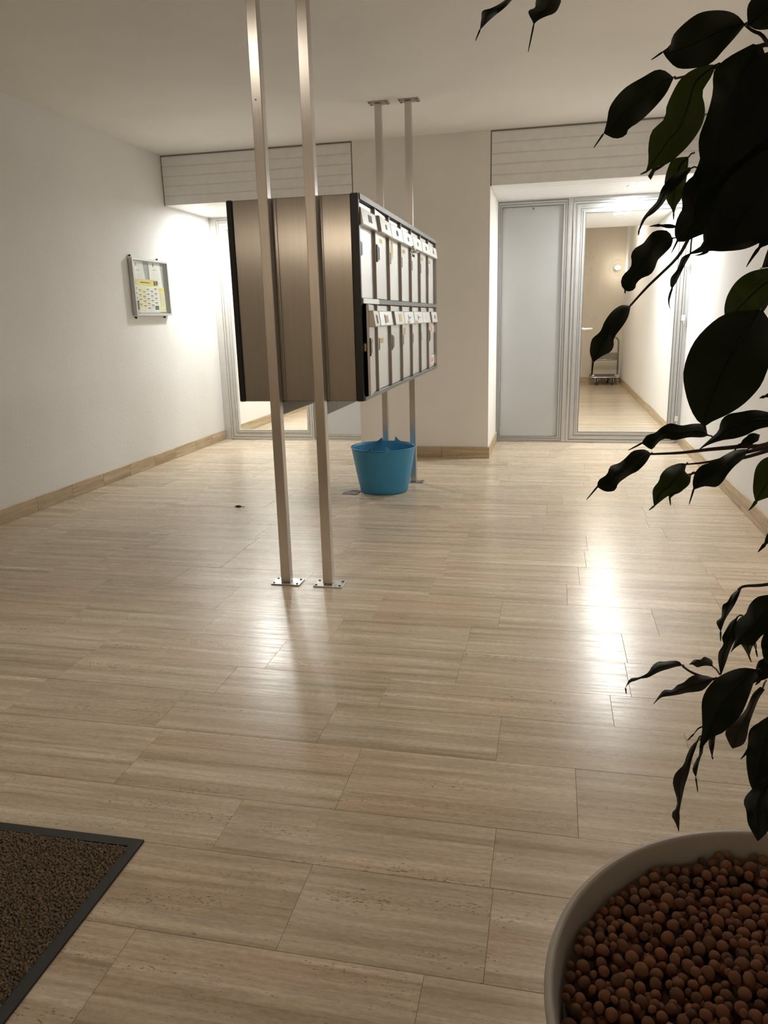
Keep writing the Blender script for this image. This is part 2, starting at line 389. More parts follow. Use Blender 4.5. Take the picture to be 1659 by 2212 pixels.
# ------------------------------------------------------------------ lamps
def area(name, loc, size, power, col, parent, down=True, spread=PI):
    ld = bpy.data.lights.new(name, 'AREA'); ld.shape = 'DISK'; ld.size = size; ld.energy = power; ld.color = col; ld.spread = spread
    o = bpy.data.objects.new(name, ld); COL.objects.link(o); o.parent = parent
    o.location = Vector(loc)-org(parent); return o
def downlight(x, y, z, power, col, lens, label, r=.075, group=None, spread=180):
    t = thing('downlight', label, 'ceiling light', (x, y, z), group)
    MB().lathe([(r, -.001), (r, -.006), (r+.012, -.006), (r+.016, -.001)], (x, y, z), 32).build('ring', 'lampring', t)
    MB().disc((x, y, z-.003), r, 32, 0, -1).build('lens', lens, t)
    area('downlight_lamp', (x, y, z-.012), r*2, power, col, t, spread=math.radians(spread))
    return t
downlight(.610, 6.487, ZS, P_ALCOVE, C_COOL, 'lens', 'bright recessed downlight in the soffit before the right glass door')
downlight(.613, 8.169, ZS, P_CORR, C_COOL, 'lens', 'recessed downlight seen through the right glass door')
downlight(-2.645, 6.56, ZS, P_ALCOVE*.82, C_COOL, 'lens', 'recessed downlight in the soffit before the left glass door')
downlight(-2.645, 8.10, ZS, P_CORR*1.1, C_COOL, 'lens', 'recessed downlight beyond the left glass door')
downlight(.66, 10.95, HC, P_WARM, C_WARM, 'lensw', 'warm ceiling lamp of the corridor past the right door', .09)
downlight(-2.0, 10.6, HC, P_WARM*1.3, C_WARM, 'lensw', 'warm ceiling lamp of the corridor past the left door', .09)
def globe_light(x, y, z, r, power, label):
    t = thing('pendant_globe', label, 'lamp', (x, y, z))
    MB().lathe([(.001+r*math.sin(a*PI/12), -r*math.cos(a*PI/12)) for a in range(13)], (x, y, z), 24).build('globe', 'lensw', t)
    MB().tube([(x, y, z+r), (x, y, HC)], .012, 10).build('stem', 'lampring', t)
    ld = bpy.data.lights.new('globe_bulb', 'POINT'); ld.energy = power; ld.color = C_WARM; ld.shadow_soft_size = r*1.02
    o = bpy.data.objects.new('globe_bulb', ld); COL.objects.link(o); o.parent = t
globe_light(-2.2, -5.0, 2.20, .13, P_ENTRY, 'warm round globe lamp hanging at the entrance behind the viewpoint')
downlight(.48, 3.35, HC, P_FRONT, C_LOBBY, 'lensw', 'unseen warm fill lamp added above the open lobby floor right of the mailboxes', .09, spread=160)  # added fill lamp out of view, brightens the middle of the lobby
downlight(-1.45, 1.95, HC, P_FRONT*.42, C_LOBBY, 'lensw', 'small warm ceiling lamp above the floor before the near posts', .07, spread=170)

# ------------------------------------------------------------------ glazed doors and screens
def rect_frame(root, x0, x1, z0, z1, wl, wr, wb, wt, y0, y1, mat, names=('stile', 'rail'), bead=True, groove='raild'):
    "four mitred profiles, with a stepped bead on the room side"
    def bar(name, poly):   # poly in x,z
        m = MB(); m.prism([(x, y0, z) for x, z in poly], (0, y0, 0), (0, y1, 0)); return m.build(name, mat, root)
    O = [(x0, z0), (x1, z0), (x1, z1), (x0, z1)]; I = [(x0+wl, z0+wb), (x1-wr, z0+wb), (x1-wr, z1-wt), (x0+wl, z1-wt)]
    bar(names[1], [O[0], O[1], I[1], I[0]]); bar(names[0], [O[1], O[2], I[2], I[1]])
    bar(names[1], [O[2], O[3], I[3], I[2]]); bar(names[0], [O[3], O[0], I[0], I[3]])
    def P2(f, e): return [(x0+wl*f+e, z0+wb*f+e), (x1-wr*f-e, z0+wb*f+e), (x1-wr*f-e, z1-wt*f-e), (x0+wl*f+e, z1-wt*f-e)]
    if bead:   # raised outer lip and inner glazing bead
        for k, (f0, f1, dy) in enumerate(((.0, .16, .007), (.30, .42, .004), (.80, .97, .006))):
            def P(f): return [(x0+wl*f, z0+wb*f), (x1-wr*f, z0+wb*f), (x1-wr*f, z1-wt*f), (x0+wl*f, z1-wt*f)]
            A, B = P(f0), P(f1); m = MB()
            for i in range(4):
                j = (i+1) % 4
                m.prism([(x, y0-dy, z) for x, z in (A[i], A[j], B[j], B[i])], (0, y0-dy, 0), (0, y0, 0))
            m.build('glazing_bead', mat, root)
        for (f0, dy) in ((.175, .0012), (.60, .0012), (.985, .0064)):
            wg = .0042; m = MB()
            A = P2(f0, 0); B = P2(f0, wg)
            for i in range(4):
                j = (i+1) % 4
                m.prism([(x, y0-dy, z) for x, z in (A[i], A[j], B[j], B[i])], (0, y0-dy, 0), (0, y0, 0))
            m.build('frame_groove', groove, root)
    return root
def screen(name, x0, x1, label, pane, mat, w=(.03, .05, .045, .035), zt=ZS, y=YD):
    root = thing(name, label, 'glass panel', (x0, y, 0), None, 'structure')
    rect_frame(root, x0, x1, .004, zt, w[0], w[1], w[2], w[3], y-.02, y+.03, mat, groove='raild' if mat == 'rail' else 'paintgap')
    bx('pane', (x0+w[0]-.004, y, w[2]), (x1-w[1]+.004, y+.008, zt-w[3]), pane, root)
    return root
# right: fixed frosted panel, mullion, glass door, jamb
scr = screen('window_1', XB, .105, 'frosted glass side panel in an aluminium frame beside the right door', 'frost', 'rail', (.034, .045, .045, .05))
MB().tube([(-.19, YD-.028, ZS-.072), (-.19, YD-.018, ZS-.072)], .008, 8).build('screw_cap', 'raild', scr)
fr = thing('trim_3', 'aluminium mullion and head around the right glass door', 'door frame', (.105, YD, 0), None, 'structure')
bx('mullion', (.105, YD-.03, 0), (.140, YD+.04, ZS), 'rail', fr, .003)
bx('head', (.140, YD-.026, ZS-.035), (XR, YD+.04, ZS), 'rail', fr, .003)
bx('jamb', (1.062, YD-.026, 0), (XR, YD+.04, ZS-.035), 'rail', fr, .003)
d1 = thing('door_1', 'clear glass door in a wide aluminium frame on the right', 'door', (.142, YD, 0), None, 'structure')
rect_frame(d1, .143, 1.060, .010, ZS-.038, .098, .066, .085, .090, YD-.034, YD+.012, 'rail')
bx('pane', (.235, YD-.012, .09), (1.0, YD-.004, ZS-.12), 'glass', d1)
hd = MB().tube([(.20, YD+.012, .985), (.20, YD+.058, .985), (.215, YD+.064, .985), (.335, YD+.064, .985)], .009, 10).build('lever_handle', 'chrome', d1)
tag(hd, 'slim white metal lever seen through the glass')
for z in (1.493, 1.059, .215):
    hg = bx('hinge', (1.045, YD-.052, z-.024), (1.077, YD-.026, z+.024), 'chrome', d1, .004)
    MB().tube([(1.066, YD-.045, z-.024), (1.066, YD-.045, z-.055)], .006, 8).build('hinge_pin', 'chrome', hg)
# left: jamb, glass door, mullion, frosted panel
fr2 = thing('trim_4', 'pale metal jamb and mullion around the left glass door', 'door frame', (XL, YD, 0), None, 'structure')
bx('jamb', (XL, YD-.03, 0), (-3.064, YD+.04, ZS), 'painted', fr2, .003)
bx('head', (-3.064, YD-.03, ZS-.03), (XA, YD+.04, ZS), 'painted', fr2, .003)
bx('mullion', (-2.210, YD-.026, 0), (-2.165, YD+.04, ZS-.03), 'painted', fr2, .003)
d2 = thing('door_2', 'clear glass door in a pale frame by the left wall', 'door', (-3.06, YD, 0), None, 'structure')
rect_frame(d2, -3.060, -2.214, .008, ZS-.034, .075, .060, .085, .075, YD-.034, YD+.012, 'painted', groove='paintgap')
bx('pane', (-2.99, YD-.012, .09), (-2.27, YD-.004, ZS-.10), 'glass', d2)
s2 = screen('window_2', -2.165, XA, 'frosted glass side panel between left door and pillar', 'frost', 'painted', (.03, .035, .05, .04), ZS-.03)

# ------------------------------------------------------------------ globe seen in the right door glass, modelled as a lamp at the end wall
g = thing('door_glass_globe', 'round glowing globe seen in the right door glass, modelled as a lamp at the end wall', 'lamp', (.965, 12.95, 1.80))
MB().lathe([(.001+.125*math.sin(a*PI/16), -.125*math.cos(a*PI/16)) for a in range(17)], (.965, 12.95, 1.80), 28).build('globe', 'glass', g)
MB().lathe([(.001+.045*math.sin(a*PI/8), -.03*math.cos(a*PI/8)) for a in range(9)], (.965, 12.95, 1.80), 16).build('bulb', 'bulb', g)
MB().tube([(.965, 13.07, 1.80), (.965, YF, 1.80)], .03, 12).build('wall_bracket', 'lampring', g)

# ------------------------------------------------------------------ mailbox bank on posts
bank = thing('mailbox_bank', 'brushed steel bank of fourteen mailboxes held on four square floor-to-ceiling posts', 'mailboxes', (-1.017, 4.03, 0))
BX0, BX1, BY0, BY1, BZ0, BZ1 = -1.288, -.745, 3.019, 5.045, .792, 1.589
PW = .0415
for k, (px, py) in enumerate(((-1.138, 2.9743), (-.9455, 2.9743), (-1.138, 5.104), (-.9455, 5.104))):
    p = MB().box((px, py, .006), (px+PW, py+PW, HC-.006), .0025).build('post', 'post', bank)
    for nm, z0, z1 in (('floor_plate', 0, .006), ('ceiling_plate', HC-.006, HC)):
        q = MB().box((px-.037, py-.026, z0), (px+PW+.05, py+PW+.014, z1), .001).build(nm, 'postplate', p)
    for sx in (px-.028, px+PW+.036):
        for sy in (py-.012, py+PW+.002):
            for za, zb_ in ((.006, .0085), (HC-.006, HC-.0085)):
                MB().tube([(sx, sy, za), (sx, sy, zb_)], .0055, 8).build('bolt', 'inside', p)
    if py < 4:
        MB().tube([(px+.018 if k == 0 else px+.038, py+.001, 1.93 if k == 0 else 1.80), (px+.018 if k == 0 else px+.038, py-.0015, 1.93 if k == 0 else 1.80)], .0028, 8).build('rivet', 'inside' if k == 0 else 'postplate', p)
for px in (-1.138, -.9455):
    bx('support_beam', (px+.002, 2.9743+PW, .738), (px+PW-.002, 5.104, BZ0-.001), 'beam', bank, .002)
# end panels: three brushed leaves folded from sheet, black corner profiles
ex0, ex1 = -1.262, -.778
for yy, sgn in ((BY0, 1), (BY1-.012, -1)):
    ya, yb = yy, yy+.012
    for a, b in ((ex0, -1.080), (-1.079, -.893), (-.892, ex1)):
        bx('end_panel', (a, ya, BZ0+.004), (b, yb, BZ1-.004), 'plate', bank, .001)
    bx('corner_profile', (BX0, ya-.006, BZ0), (ex0-.0008, yb+.006, BZ1), 'black', bank, .004)
    bx('corner_profile', (ex1+.0008, ya-.006, BZ0), (BX1, yb+.006, BZ1), 'black', bank, .004)
# shell
bx('top_panel', (BX0+.002, BY0+.0125, BZ1-.012), (BX1-.004, BY1-.0125, BZ1), 'bank', bank)
bx('bottom_panel', (BX0+.002, BY0+.0125, BZ0), (BX1-.004, BY1-.0125, BZ0+.012), 'bank', bank)
bx('back_panel', (BX0+.002, BY0+.0125, BZ0+.012), (BX0+.012, BY1-.0125, BZ1-.012), 'bank', bank)
bx('inner_back', (-1.02, BY0+.0125, BZ0+.012), (-1.01, BY1-.0125, BZ1-.012), 'inside', bank)
bx('top_rail', (BX1-.016, BY0+.0125, BZ1-.021), (BX1+.001, BY1, BZ1-.0125), 'bank', bank)
bx('top_lip', (BX1-.004, BY0+.0125, BZ1-.021), (BX1+.004, BY1, BZ1+.001), 'bank', bank, .001)
bx('bottom_rail', (BX1-.030, BY0+.0125, BZ0+.0005), (BX1+.003, BY1, BZ0+.017), 'bank', bank, .001)
ZR0, ZR1 = 1.179, 1.200
bx('middle_rail', (BX1-.24, BY0+.3, ZR0), (BX1+.001, BY1, ZR1), 'bank', bank, .001)
tag(bx('middle_rail', (BX1-.24, BY0+.0125, ZR0), (BX1+.006, BY0+.298, ZR1), 'door', bank, .001), 'bright aluminium piece of the middle rail')
NC = 7; pitch = (BY1-.024-(BY0+.006))/NC
ys = [BY0+.006+pitch*i for i in range(NC+1)]
for i in range(1, NC+1):
    for z0, z1 in ((BZ0+.017, ZR0), (ZR1, BZ1-.021)):
        bx('divider', (BX1-.25, ys[i]-.004, z0), (BX1-.001, ys[i]+.004, z1), 'divider', bank, .001)
DX = BX1-.014      # door face plane
openang = {(0, 0): 8.2, (2, 0): 2.2, (1, 1): 2.6, (6, 0): 2.0}
def text_mesh(body, size):
    cu = bpy.data.curves.new('t', 'FONT'); cu.body = body; cu.size = size; cu.extrude = .0003
    ob = bpy.data.objects.new('t', cu); COL.objects.link(ob)
    dg = bpy.context.evaluated_depsgraph_get(); me = bpy.data.meshes.new_from_object(ob.evaluated_get(dg))
    bpy.data.objects.remove(ob); bpy.data.curves.remove(cu); return me
for i in range(NC):
    for rw in (0, 1):
        y0, y1 = ys[i]+.0055, ys[i+1]-.0055
        z0, z1 = ((BZ0+.0185, ZR0-.0025) if rw == 0 else (ZR1+.002, BZ1-.0235))
        if i == 0: y0 = BY0+.019
        wdt = y1-y0; hgt = z1-z0
        hinge = Vector((DX, y1, z0))
        dm = MB().box((-.012, -wdt, 0), (0, 0, hgt), .0015)
        me = dm.mesh('door'); me.materials.append(MT['door'])
        d = bpy.data.objects.new('door', me); COL.objects.link(d); d.parent = bank
        d.location = hinge-org(bank)
        ang = openang.get((i, rw), rng.uniform(0, .35))
        d.rotation_euler = (0, 0, math.radians(ang))
        if ang > 1: tag(d, 'mailbox door standing slightly open')
        def sub(name, m, mat):
            me = m.mesh(name); me.materials.append(MT[mat]); o = bpy.data.objects.new(name, me); COL.objects.link(o); o.parent = d; return o
        # letter flap: tilted hood with cheeks
        zt, zb = hgt-.025, hgt-.090
        pf = [(0, zt), (.015, zt), (.0175, zt-.0025), (.0265, zb+.004), (.0245, zb), (.004, zb), (.0, zb+.004)]
        m = MB(); m.prism([(x, -wdt-.002, z) for x, z in pf], (0, 0, 0), (0, wdt+.006, 0)); sub('letter_flap', m, 'door')
        # name window on the sloping face
        def onflap(fy, fz, hw, hh, t, mat, name):
            a = Vector((.0175, 0, zt-.0025)); b = Vector((.0265, 0, zb+.004)); dz = (b-a).normalized(); n = Vector((-dz.z, 0, dz.x))
            c = a.lerp(b, fz) + Vector((0, -wdt*(1-fy), 0))
            q = [c+Vector((0, sy*hw, 0))+dz*(sz*hh)+n*.0002 for sy, sz in ((-1, -1), (1, -1), (1, 1), (-1, 1))]
            m = MB(); m.prism(q, (0, 0, 0), n*t); return sub(name, m, mat)
        if rw == 1:
            if i == 0: onflap(.52, .48, .030, .014, .001, 'latch', 'name_window')
            elif i == 2: onflap(.5, .5, .020, .012, .001, 'ink', 'name_window')
            else: onflap(.52, .52, .016, .010, .001, 'black', 'name_window')
            if i == 6: onflap(.55, .2, .02, .006, .0008, 'tape', 'name_sticker')
        else:
            if i in (0, 1): onflap(.5, .55, .030, .016, .001, 'pink' if i else 'ink', 'name_window'); onflap(.36, .55, .004, .020, .0012, 'black', 'name_slot')
            elif i == 2: onflap(.55, .5, .045, .018, .001, 'tape', 'name_window')
            elif i in (3, 4):
                onflap(.42, .5, .003, .014, .001, 'black', 'name_slot'); onflap(.56, .5, .02, .003, .001, 'ink', 'name_print'); onflap(.38 if i == 3 else .2, .88, .03, .006, .0012, 'gold', 'name_sticker')
            elif i == 5: onflap(.5, .5, .02, .010, .001, 'white', 'name_window')
            else: onflap(.55, .5, .016, .011, .001, 'black', 'name_window'); onflap(.78, .5, .018, .014, .0012, 'white', 'name_sticker')
        # latch grip at the free edge
        lz = (hgt*.42+.008, hgt*.42+.080) if rw == 0 else (.152, .224)
        gw = .064
        poly = [(0, -wdt, lz[0]), (0, -wdt+gw, lz[0]+.015), (0, -wdt+gw, lz[1]-.012), (0, -wdt, lz[1])]
        m = MB(); m.prism(poly, (0, 0, 0), (.0045, 0, 0)); sub('latch', m, 'latch')
        # small labels
        def onface(y, z, hy, hz, mat, name, t=.0006):
            m = MB(); m.box((.0, y-hy, z-hz), (t, y+hy, z+hz)); return sub(name, m, mat)
        if rw == 1 and i in (1, 3, 5, 6): onface(-wdt*.56, hgt-.117, .036, .009, 'gold' if i != 3 else 'tape', 'name_sticker')
        if rw == 1 and i == 4: onface(-wdt*.56, hgt-.118, .04, .007, 'bark', 'name_sticker')
        if rw == 1 and i == 2:
            m = MB(); m.add([(.0006, -wdt*.62+.032*math.cos(a*PI/12), hgt-.135+.042*math.sin(a*PI/12)) for a in range(24)], [tuple(range(24))]); sub('oval_sticker', m, 'pale')
        if rw == 1 and i == 3:
            m = MB()
            m.tube([(.050, -wdt*.62, hgt-.095), (.058, -wdt*.58, hgt-.112), (.050, -wdt*.5, hgt-.118), (.044, -wdt*.46, hgt-.100)], .006, 8)
            m.lathe([(.001, -.004), (.022, -.004), (.024, 0), (.022, .004), (.001, .004)], (.055, -wdt*.5, hgt-.122), 16)
            tag(sub('lock', m, 'chrome'), 'small chrome lock hanging from the flap')
        if rw == 0 and i == 0:
            onface(-wdt*.5, hgt-.145, .03, .010, 'gold', 'name_sticker')
            m = MB().box((-.026, -wdt+.003, lz[0]+.018), (-.0125, -wdt+.022, lz[1]-.02), .003); sub('lock_case', m, 'divider')
        if rw == 0 and i == 1: onface(-wdt*.55, lz[1]-.022, .03, .011, 'gold', 'name_sticker')
        if rw == 0 and i == 3: onface(-wdt*.6, hgt-.125, .03, .017, 'pink', 'name_sticker')
        if rw == 0 and i == 6:
            onface(-wdt*.75, hgt-.108, .02, .008, 'yellow', 'name_sticker')
            for (cz, hh, body) in ((hgt-.130, .021, 'RE'), (.045, .026, 'BA')):
                m = MB().box((.0002, -wdt*.62, cz-hh), (.0012, 0, cz+hh)); st = sub('white_sticker', m, 'white')
                tm = text_mesh(body, .05); tm.materials.clear(); tm.materials.append(MT['red'])
                for v in tm.vertices: x, y, z = v.co; v.co = (.0013+z, -wdt*.58+x*1.9, cz-.017+y)
                o = bpy.data.objects.new('red_lettering', tm); COL.objects.link(o); o.parent = d
# inside walls of the open box
bx('inner_side', (BX1-.24, BY0+.0125, BZ0+.017), (BX1-.003, BY0+.017, ZR0), 'divider', bank)

# ------------------------------------------------------------------ blue tub
def tub():
    t = thing('rubber_tub', 'blue flexible rubber tub with cut-off handles under the mailboxes', 'tub', (-1.075, 4.835, 0))
    cx, cy = -1.075, 4.835; seg = 192; R0, R1, H = .156, .2125, .300
    prof = [0, .012, .04, .12, .2, .27, .288, 1.0]
    def rimh(a):
        h = H
        for c0 in (-PI/2+.06, PI/2+.02):
            for s in (-1, 1):
                e = ((a-(c0+s*.215)+PI) % (2*PI)-PI)*s      # positive = outward of gap
                if 0 <= e < .22: h = max(h, H+.032*(1-e/.22)**2.2)
        return h
    def rad(z): return R0+(R1-R0)*min(1, z/H)**.9 + max(0, z-H)*.1
    m = MB(); lay = []
    zs = [0, .008, .03, .08, .14, .2, .25, .285]
    for side in (0, 1):
        for zi in zs+[None]:
            row = []
            for k in range(seg):
                a = 2*PI*k/seg; z = rimh(a) if zi is None else zi
                rr = rad(z) - (.0045 if side else 0) + (.003 if (zi is None and not side) else 0)
                if zi == 0 and not side: rr -= .007
                zz = z if not side else max(z, .006)
                row.append((cx+rr*math.cos(a), cy+rr*math.sin(a), zz))
            lay.append(row)
    n = len(zs)+1
    outer, inner = lay[:n], lay[n:]
    seq = outer+inner[::-1]
    vs = [v for row in seq for v in row]
    fs = [(i*seg+k, i*seg+(k+1) % seg, (i+1)*seg+(k+1) % seg, (i+1)*seg+k) for i in range(len(seq)-1) for k in range(seg)]
    m.add(vs, fs, 0, True)
    m.add([v for v in outer[0]], [tuple(range(seg))[::-1]]); m.add([v for v in inner[0]], [tuple(range(seg))])
    m.build('body', 'blue', t)
    # rim bead with the raised handle stubs
    rb = MB(); rb.tube([(cx+(rad(rimh(2*PI*k/seg))+.0015)*math.cos(2*PI*k/seg), cy+(rad(rimh(2*PI*k/seg))+.0015)*math.sin(2*PI*k/seg), rimh(2*PI*k/seg)) for k in range(seg)]+[(cx+rad(H)+.0015, cy, H)], .0035, 6)
    rb.build('rim_bead', 'blue', t)
tub()
# scraps on the floor
m = MB(); n = 7
pts = [(-1.335, 4.69), (-1.225, 4.69), (-1.225, 4.80), (-1.31, 4.815)]
gr = []
for a in range(n):
    for b in range(n):
        u, v = a/(n-1), b/(n-1)
        p = (Vector(pts[0]).lerp(Vector(pts[1]), u)).lerp(Vector(pts[3]).lerp(Vector(pts[2]), u), v)
        gr.append((p.x+rng.uniform(-.004, .004), p.y+rng.uniform(-.004, .004), .0015+(rng.uniform(0, .010) if 0 < a < n-1 and 0 < b < n-1 else rng.uniform(0, .003))))
m.add(gr, [(a*n+b, (a+1)*n+b, (a+1)*n+b+1, a*n+b+1) for a in range(n-1) for b in range(n-1)])
tag(m.build('paper_scrap', 'scrap'), 'crumpled printed paper scrap on the floor beside the blue tub', 'paper')
def crumb(x, y, r):
    m = MB()
    m.lathe([(.0005, 0), (r*.8, .001), (r, r*.35), (r*.5, r*.75), (.0005, r*.8)], (0, 0, 0), 7)
    m.v = [(x+v[0]*1.8*(1+.25*math.sin(9*v[1]/r)), y+v[1]*.8, v[2]) for v in m.v]
    m.tube([(x+r*1.4, y, r*.3), (x+r*2.6, y+.004, r*.2), (x+r*3.4, y+.002, r*.12)], [.0022, .0015, .0008], 5)
    return m
tag(crumb(-1.89, 4.281, .013).build('dry_leaf_crumb', 'dirt'), 'tiny dark red crumb lying on the open floor left of the posts', 'debris')

# ------------------------------------------------------------------ notice frame on the left wall
nf = thing('notice_frame', 'grey aluminium framed notice board with yellow calendar on the left wall', 'notice board', (XL, 5.70, 1.185))
NX = -3.1; Y0, Y1, Z0, Z1 = 5.422, 5.977, 1.186, 1.613
def nbar(name, poly):
    m = MB(); m.prism([(NX, y, z) for y, z in poly][::-1], (NX, 0, 0), (XL+.004, 0, 0)); m.build(name, 'rail', nf)
fw = .017
O = [(Y0, Z0), (Y1, Z0), (Y1, Z1), (Y0, Z1)]; I = [(Y0+fw, Z0+fw), (Y1-fw, Z0+fw), (Y1-fw, Z1-fw), (Y0+fw, Z1-fw)]
for i in range(4):
    j = (i+1) % 4; nbar('frame_bar', [O[i], O[j], I[j], I[i]])
bx('back_board', (XL+.004, Y0+fw-.002, Z0+fw-.002), (XL+.012, Y1-fw+.002, Z1-fw+.002), 'board', nf)
bx('glazing', (NX-.006, Y0+fw-.001, Z0+fw-.001), (NX-.0035, Y1-fw+.001, Z1-fw+.001), 'glass', nf)
for y, z in ((5.445, 1.626), (5.86, 1.622), (5.45, 1.172), (5.90, 1.174)):
    MB().lathe([(.0005, -.009), (.007, -.006), (.009, 0), (.007, .006), (.0005, .009)], (XL+.009, y, z), 10).build('fixing_screw', 'black', nf)
PX = XL+.014
def paper(name, poly, x, mat='white'):
    m = MB(); m.prism([(x, y, z) for y, z in poly], (0, 0, 0), (.0008, 0, 0)); return m.build(name, mat, nf)
def prints(parent, quads, x, mats):
    m = MB()
    for y0, z0, y1, z1, mi in quads: m.add([(x, y0, z0), (x, y1, z0), (x, y1, z1), (x, y0, z1)], [(0, 1, 2, 3)], mi)
    return m.build('print', mats, parent)
p1 = paper('letter', [(5.440, 1.40), (5.640, 1.425), (5.610, 1.592), (5.438, 1.588)], PX)
prints(p1, [(5.498, 1.555, 5.515, 1.580, 0), (5.53, 1.560, 5.56, 1.563, 1), (5.50, 1.520, 5.56, 1.529, 1)]+[(5.47, 1.490-.012*i, 5.60, 1.492-.012*i, 1) for i in range(6)], PX+.0012, ['ink', 'inkl'])
p2 = paper('letter', [(5.705, 1.39), (5.905, 1.38), (5.890, 1.50), (5.880, 1.594), (5.698, 1.594)], PX)
prints(p2, [(5.765, 1.560, 5.782, 1.588, 0), (5.765, 1.532, 5.82, 1.541, 1)]+[(5.75, 1.512-.012*i, 5.86-(i % 3)*.012, 1.514-.012*i, 1) for i in range(10)], PX+.0012, ['ink', 'inkl'])
cal = paper('calendar', [(5.440, 1.209), (5.822, 1.209), (5.822, 1.460), (5.440, 1.460)], PX+.0022)
q = [(5.440, 1.411, 5.822, 1.460, 2), (5.45, 1.432, 5.485, 1.438, 0), (5.55, 1.432, 5.66, 1.440, 4), (5.67, 1.432, 5.695, 1.440, 4), (5.752, 1.419, 5.782, 1.452, 6), (5.788, 1.421, 5.818, 1.452, 5)]
q2 = []
for c in range(6):
    ya = 5.450+c*.0605; yb = ya+.046
    q.append((ya-.006, 1.232, yb+.008, 1.405, 3 if c in (1, 2) else 5))
    if c == 0: q.append((ya-.006, 1.232, yb+.008, 1.30, 3))
    if c == 5: q.append((ya-.006, 1.232, yb+.006, 1.262, 2))
    z = 1.396-(c*17 % 5)*.006
    k = 0
    while z > 1.246:
        q2.append((ya, z-.009, yb-.004, z, 0 if k % 2 == 0 else (1 if (c+k) % 3 else 4)))
        if k % 2: q2[-1] = (ya, z-.004, yb-.004, z, (1 if (c+k) % 3 else 2))
        z -= .019 if k % 2 else .0165; k += 1
for i in range(3): q2.append((5.455+.09*i, 1.220, 5.53+.09*i, 1.222, 4))
prints(cal, q, PX+.0034, ['ink', 'orange', 'yellow', 'pale', 'inkl', 'white', 'green']); prints(cal, q2, PX+.0038, ['ink', 'orange', 'yellow', 'pale', 'inkl'])
c2 = paper('small_calendar', [(5.818, 1.213), (5.925, 1.215), (5.915, 1.408), (5.822, 1.404)], PX+.0016, 'pale')
prints(c2, [(5.826, 1.375, 5.91, 1.402, 1)]+[(5.84+.04*(i % 2), 1.358-.014*(i//2)-(i % 2)*.004, 5.862+.04*(i % 2), 1.363-.014*(i//2)-(i % 2)*.004, 0) for i in range(16)], PX+.0030, ['inkl', 'yellow'])

# ------------------------------------------------------------------ platform trolley in the corridor
tr = thing('platform_trolley', 'folding platform trolley parked at the end of the corridor behind glass', 'trolley', (.82, 12.62, 0))
MB().box((.612, 12.60, .108), (1.030, 13.10, .140), .006).build('deck', 'deck', tr)
MB().tube([(.612, 12.605, .142), (.612, 12.597, .125), (1.03, 12.597, .125), (1.03, 12.605, .142)], .008, 8).build('deck_edge', 'chrome', tr)
loop = [(.632, 12.66, .14), (.622, 12.66, .66)]
for k in range(7): a = PI-k*PI/12; loop.append((.692+.075*math.cos(a)*1.0, 12.66, .668+.075*math.sin(a)))
for k in range(7): a = PI/2-k*PI/12; loop.append((.938+.075*math.cos(a), 12.66, .668+.075*math.sin(a)))
loop += [(1.018, 12.66, .14)]
MB().tube(loop, .0135, 10).build('handle', 'tube', tr)
MB().box((.632, 12.655, .385), (1.012, 12.665, .505), .002).build('handle_panel', 'tube', tr)
MB().tube([(.63, 12.652, .40), (1.015, 12.652, .40)], .006, 8).build('cross_bar', 'chrome', tr)
for x in (.640, 1.005):
    MB().box((x-.03, 12.62, .138), (x+.03, 12.70, .165), .004).build('handle_bracket', 'chrome', tr)
for x, y in ((.70, 12.66), (.945, 12.66), (.74, 13.02), (.90, 13.02)):
    wm = MB(); prof = [(.010, -.016), (.040, -.016), (.047, -.010), (.047, .010), (.040, .016), (.010, .016)]
    seg = 20; vs = [(x+h, y+r_*math.cos(2*PI*k/seg), .047+r_*math.sin(2*PI*k/seg)) for r_, h in prof for k in range(seg)]
    wm.add(vs, [(i*seg+k, i*seg+(k+1) % seg, ((i+1) % 6)*seg+(k+1) % seg, ((i+1) % 6)*seg+k) for i in range(6) for k in range(seg)], 0, False)
    wo = wm.build('wheel', 'tyre', tr)
    for sx in (x-.020, x+.020): MB().box((sx-.002, y-.02, .045), (sx+.002, y+.02, .108)).build('fork', 'chrome', wo)

# ------------------------------------------------------------------ entrance mat
mt = thing('entrance_mat', 'brown ribbed entrance mat with black rubber border in the foreground', 'mat', (-.855, 1.30, 0))
MX0, MX1, MY0, MY1 = -1.75, -.853, .22, 1.300
bw = .025
m = MB()
def bord(A, B):
    for i in range(4):
        j = (i+1) % 4
        m.prism([(A[i][0], A[i][1], 0), (A[j][0], A[j][1], 0), (B[j][0], B[j][1], 0), (B[i][0], B[i][1], 0)], (0, 0, 0), (0, 0, .0055))
A = [(MX0, MY0), (MX1, MY0), (MX1-.006, MY1), (MX0, MY1-.012)]; B = [(MX0+bw, MY0+bw), (MX1-bw, MY0+bw), (MX1-bw-.006, MY1-bw), (MX0+bw, MY1-bw-.012)]
bord(A, B); m.build('border', 'rubber', mt)
bx('backing', (MX0+bw-.001, MY0+bw-.001, .0005), (MX1-bw-.005, MY1-bw-.003, .0045), 'rubber', mt)
m = MB(); rg = random.Random(5); dx = .0062; yv = MY0+bw; rr = 0
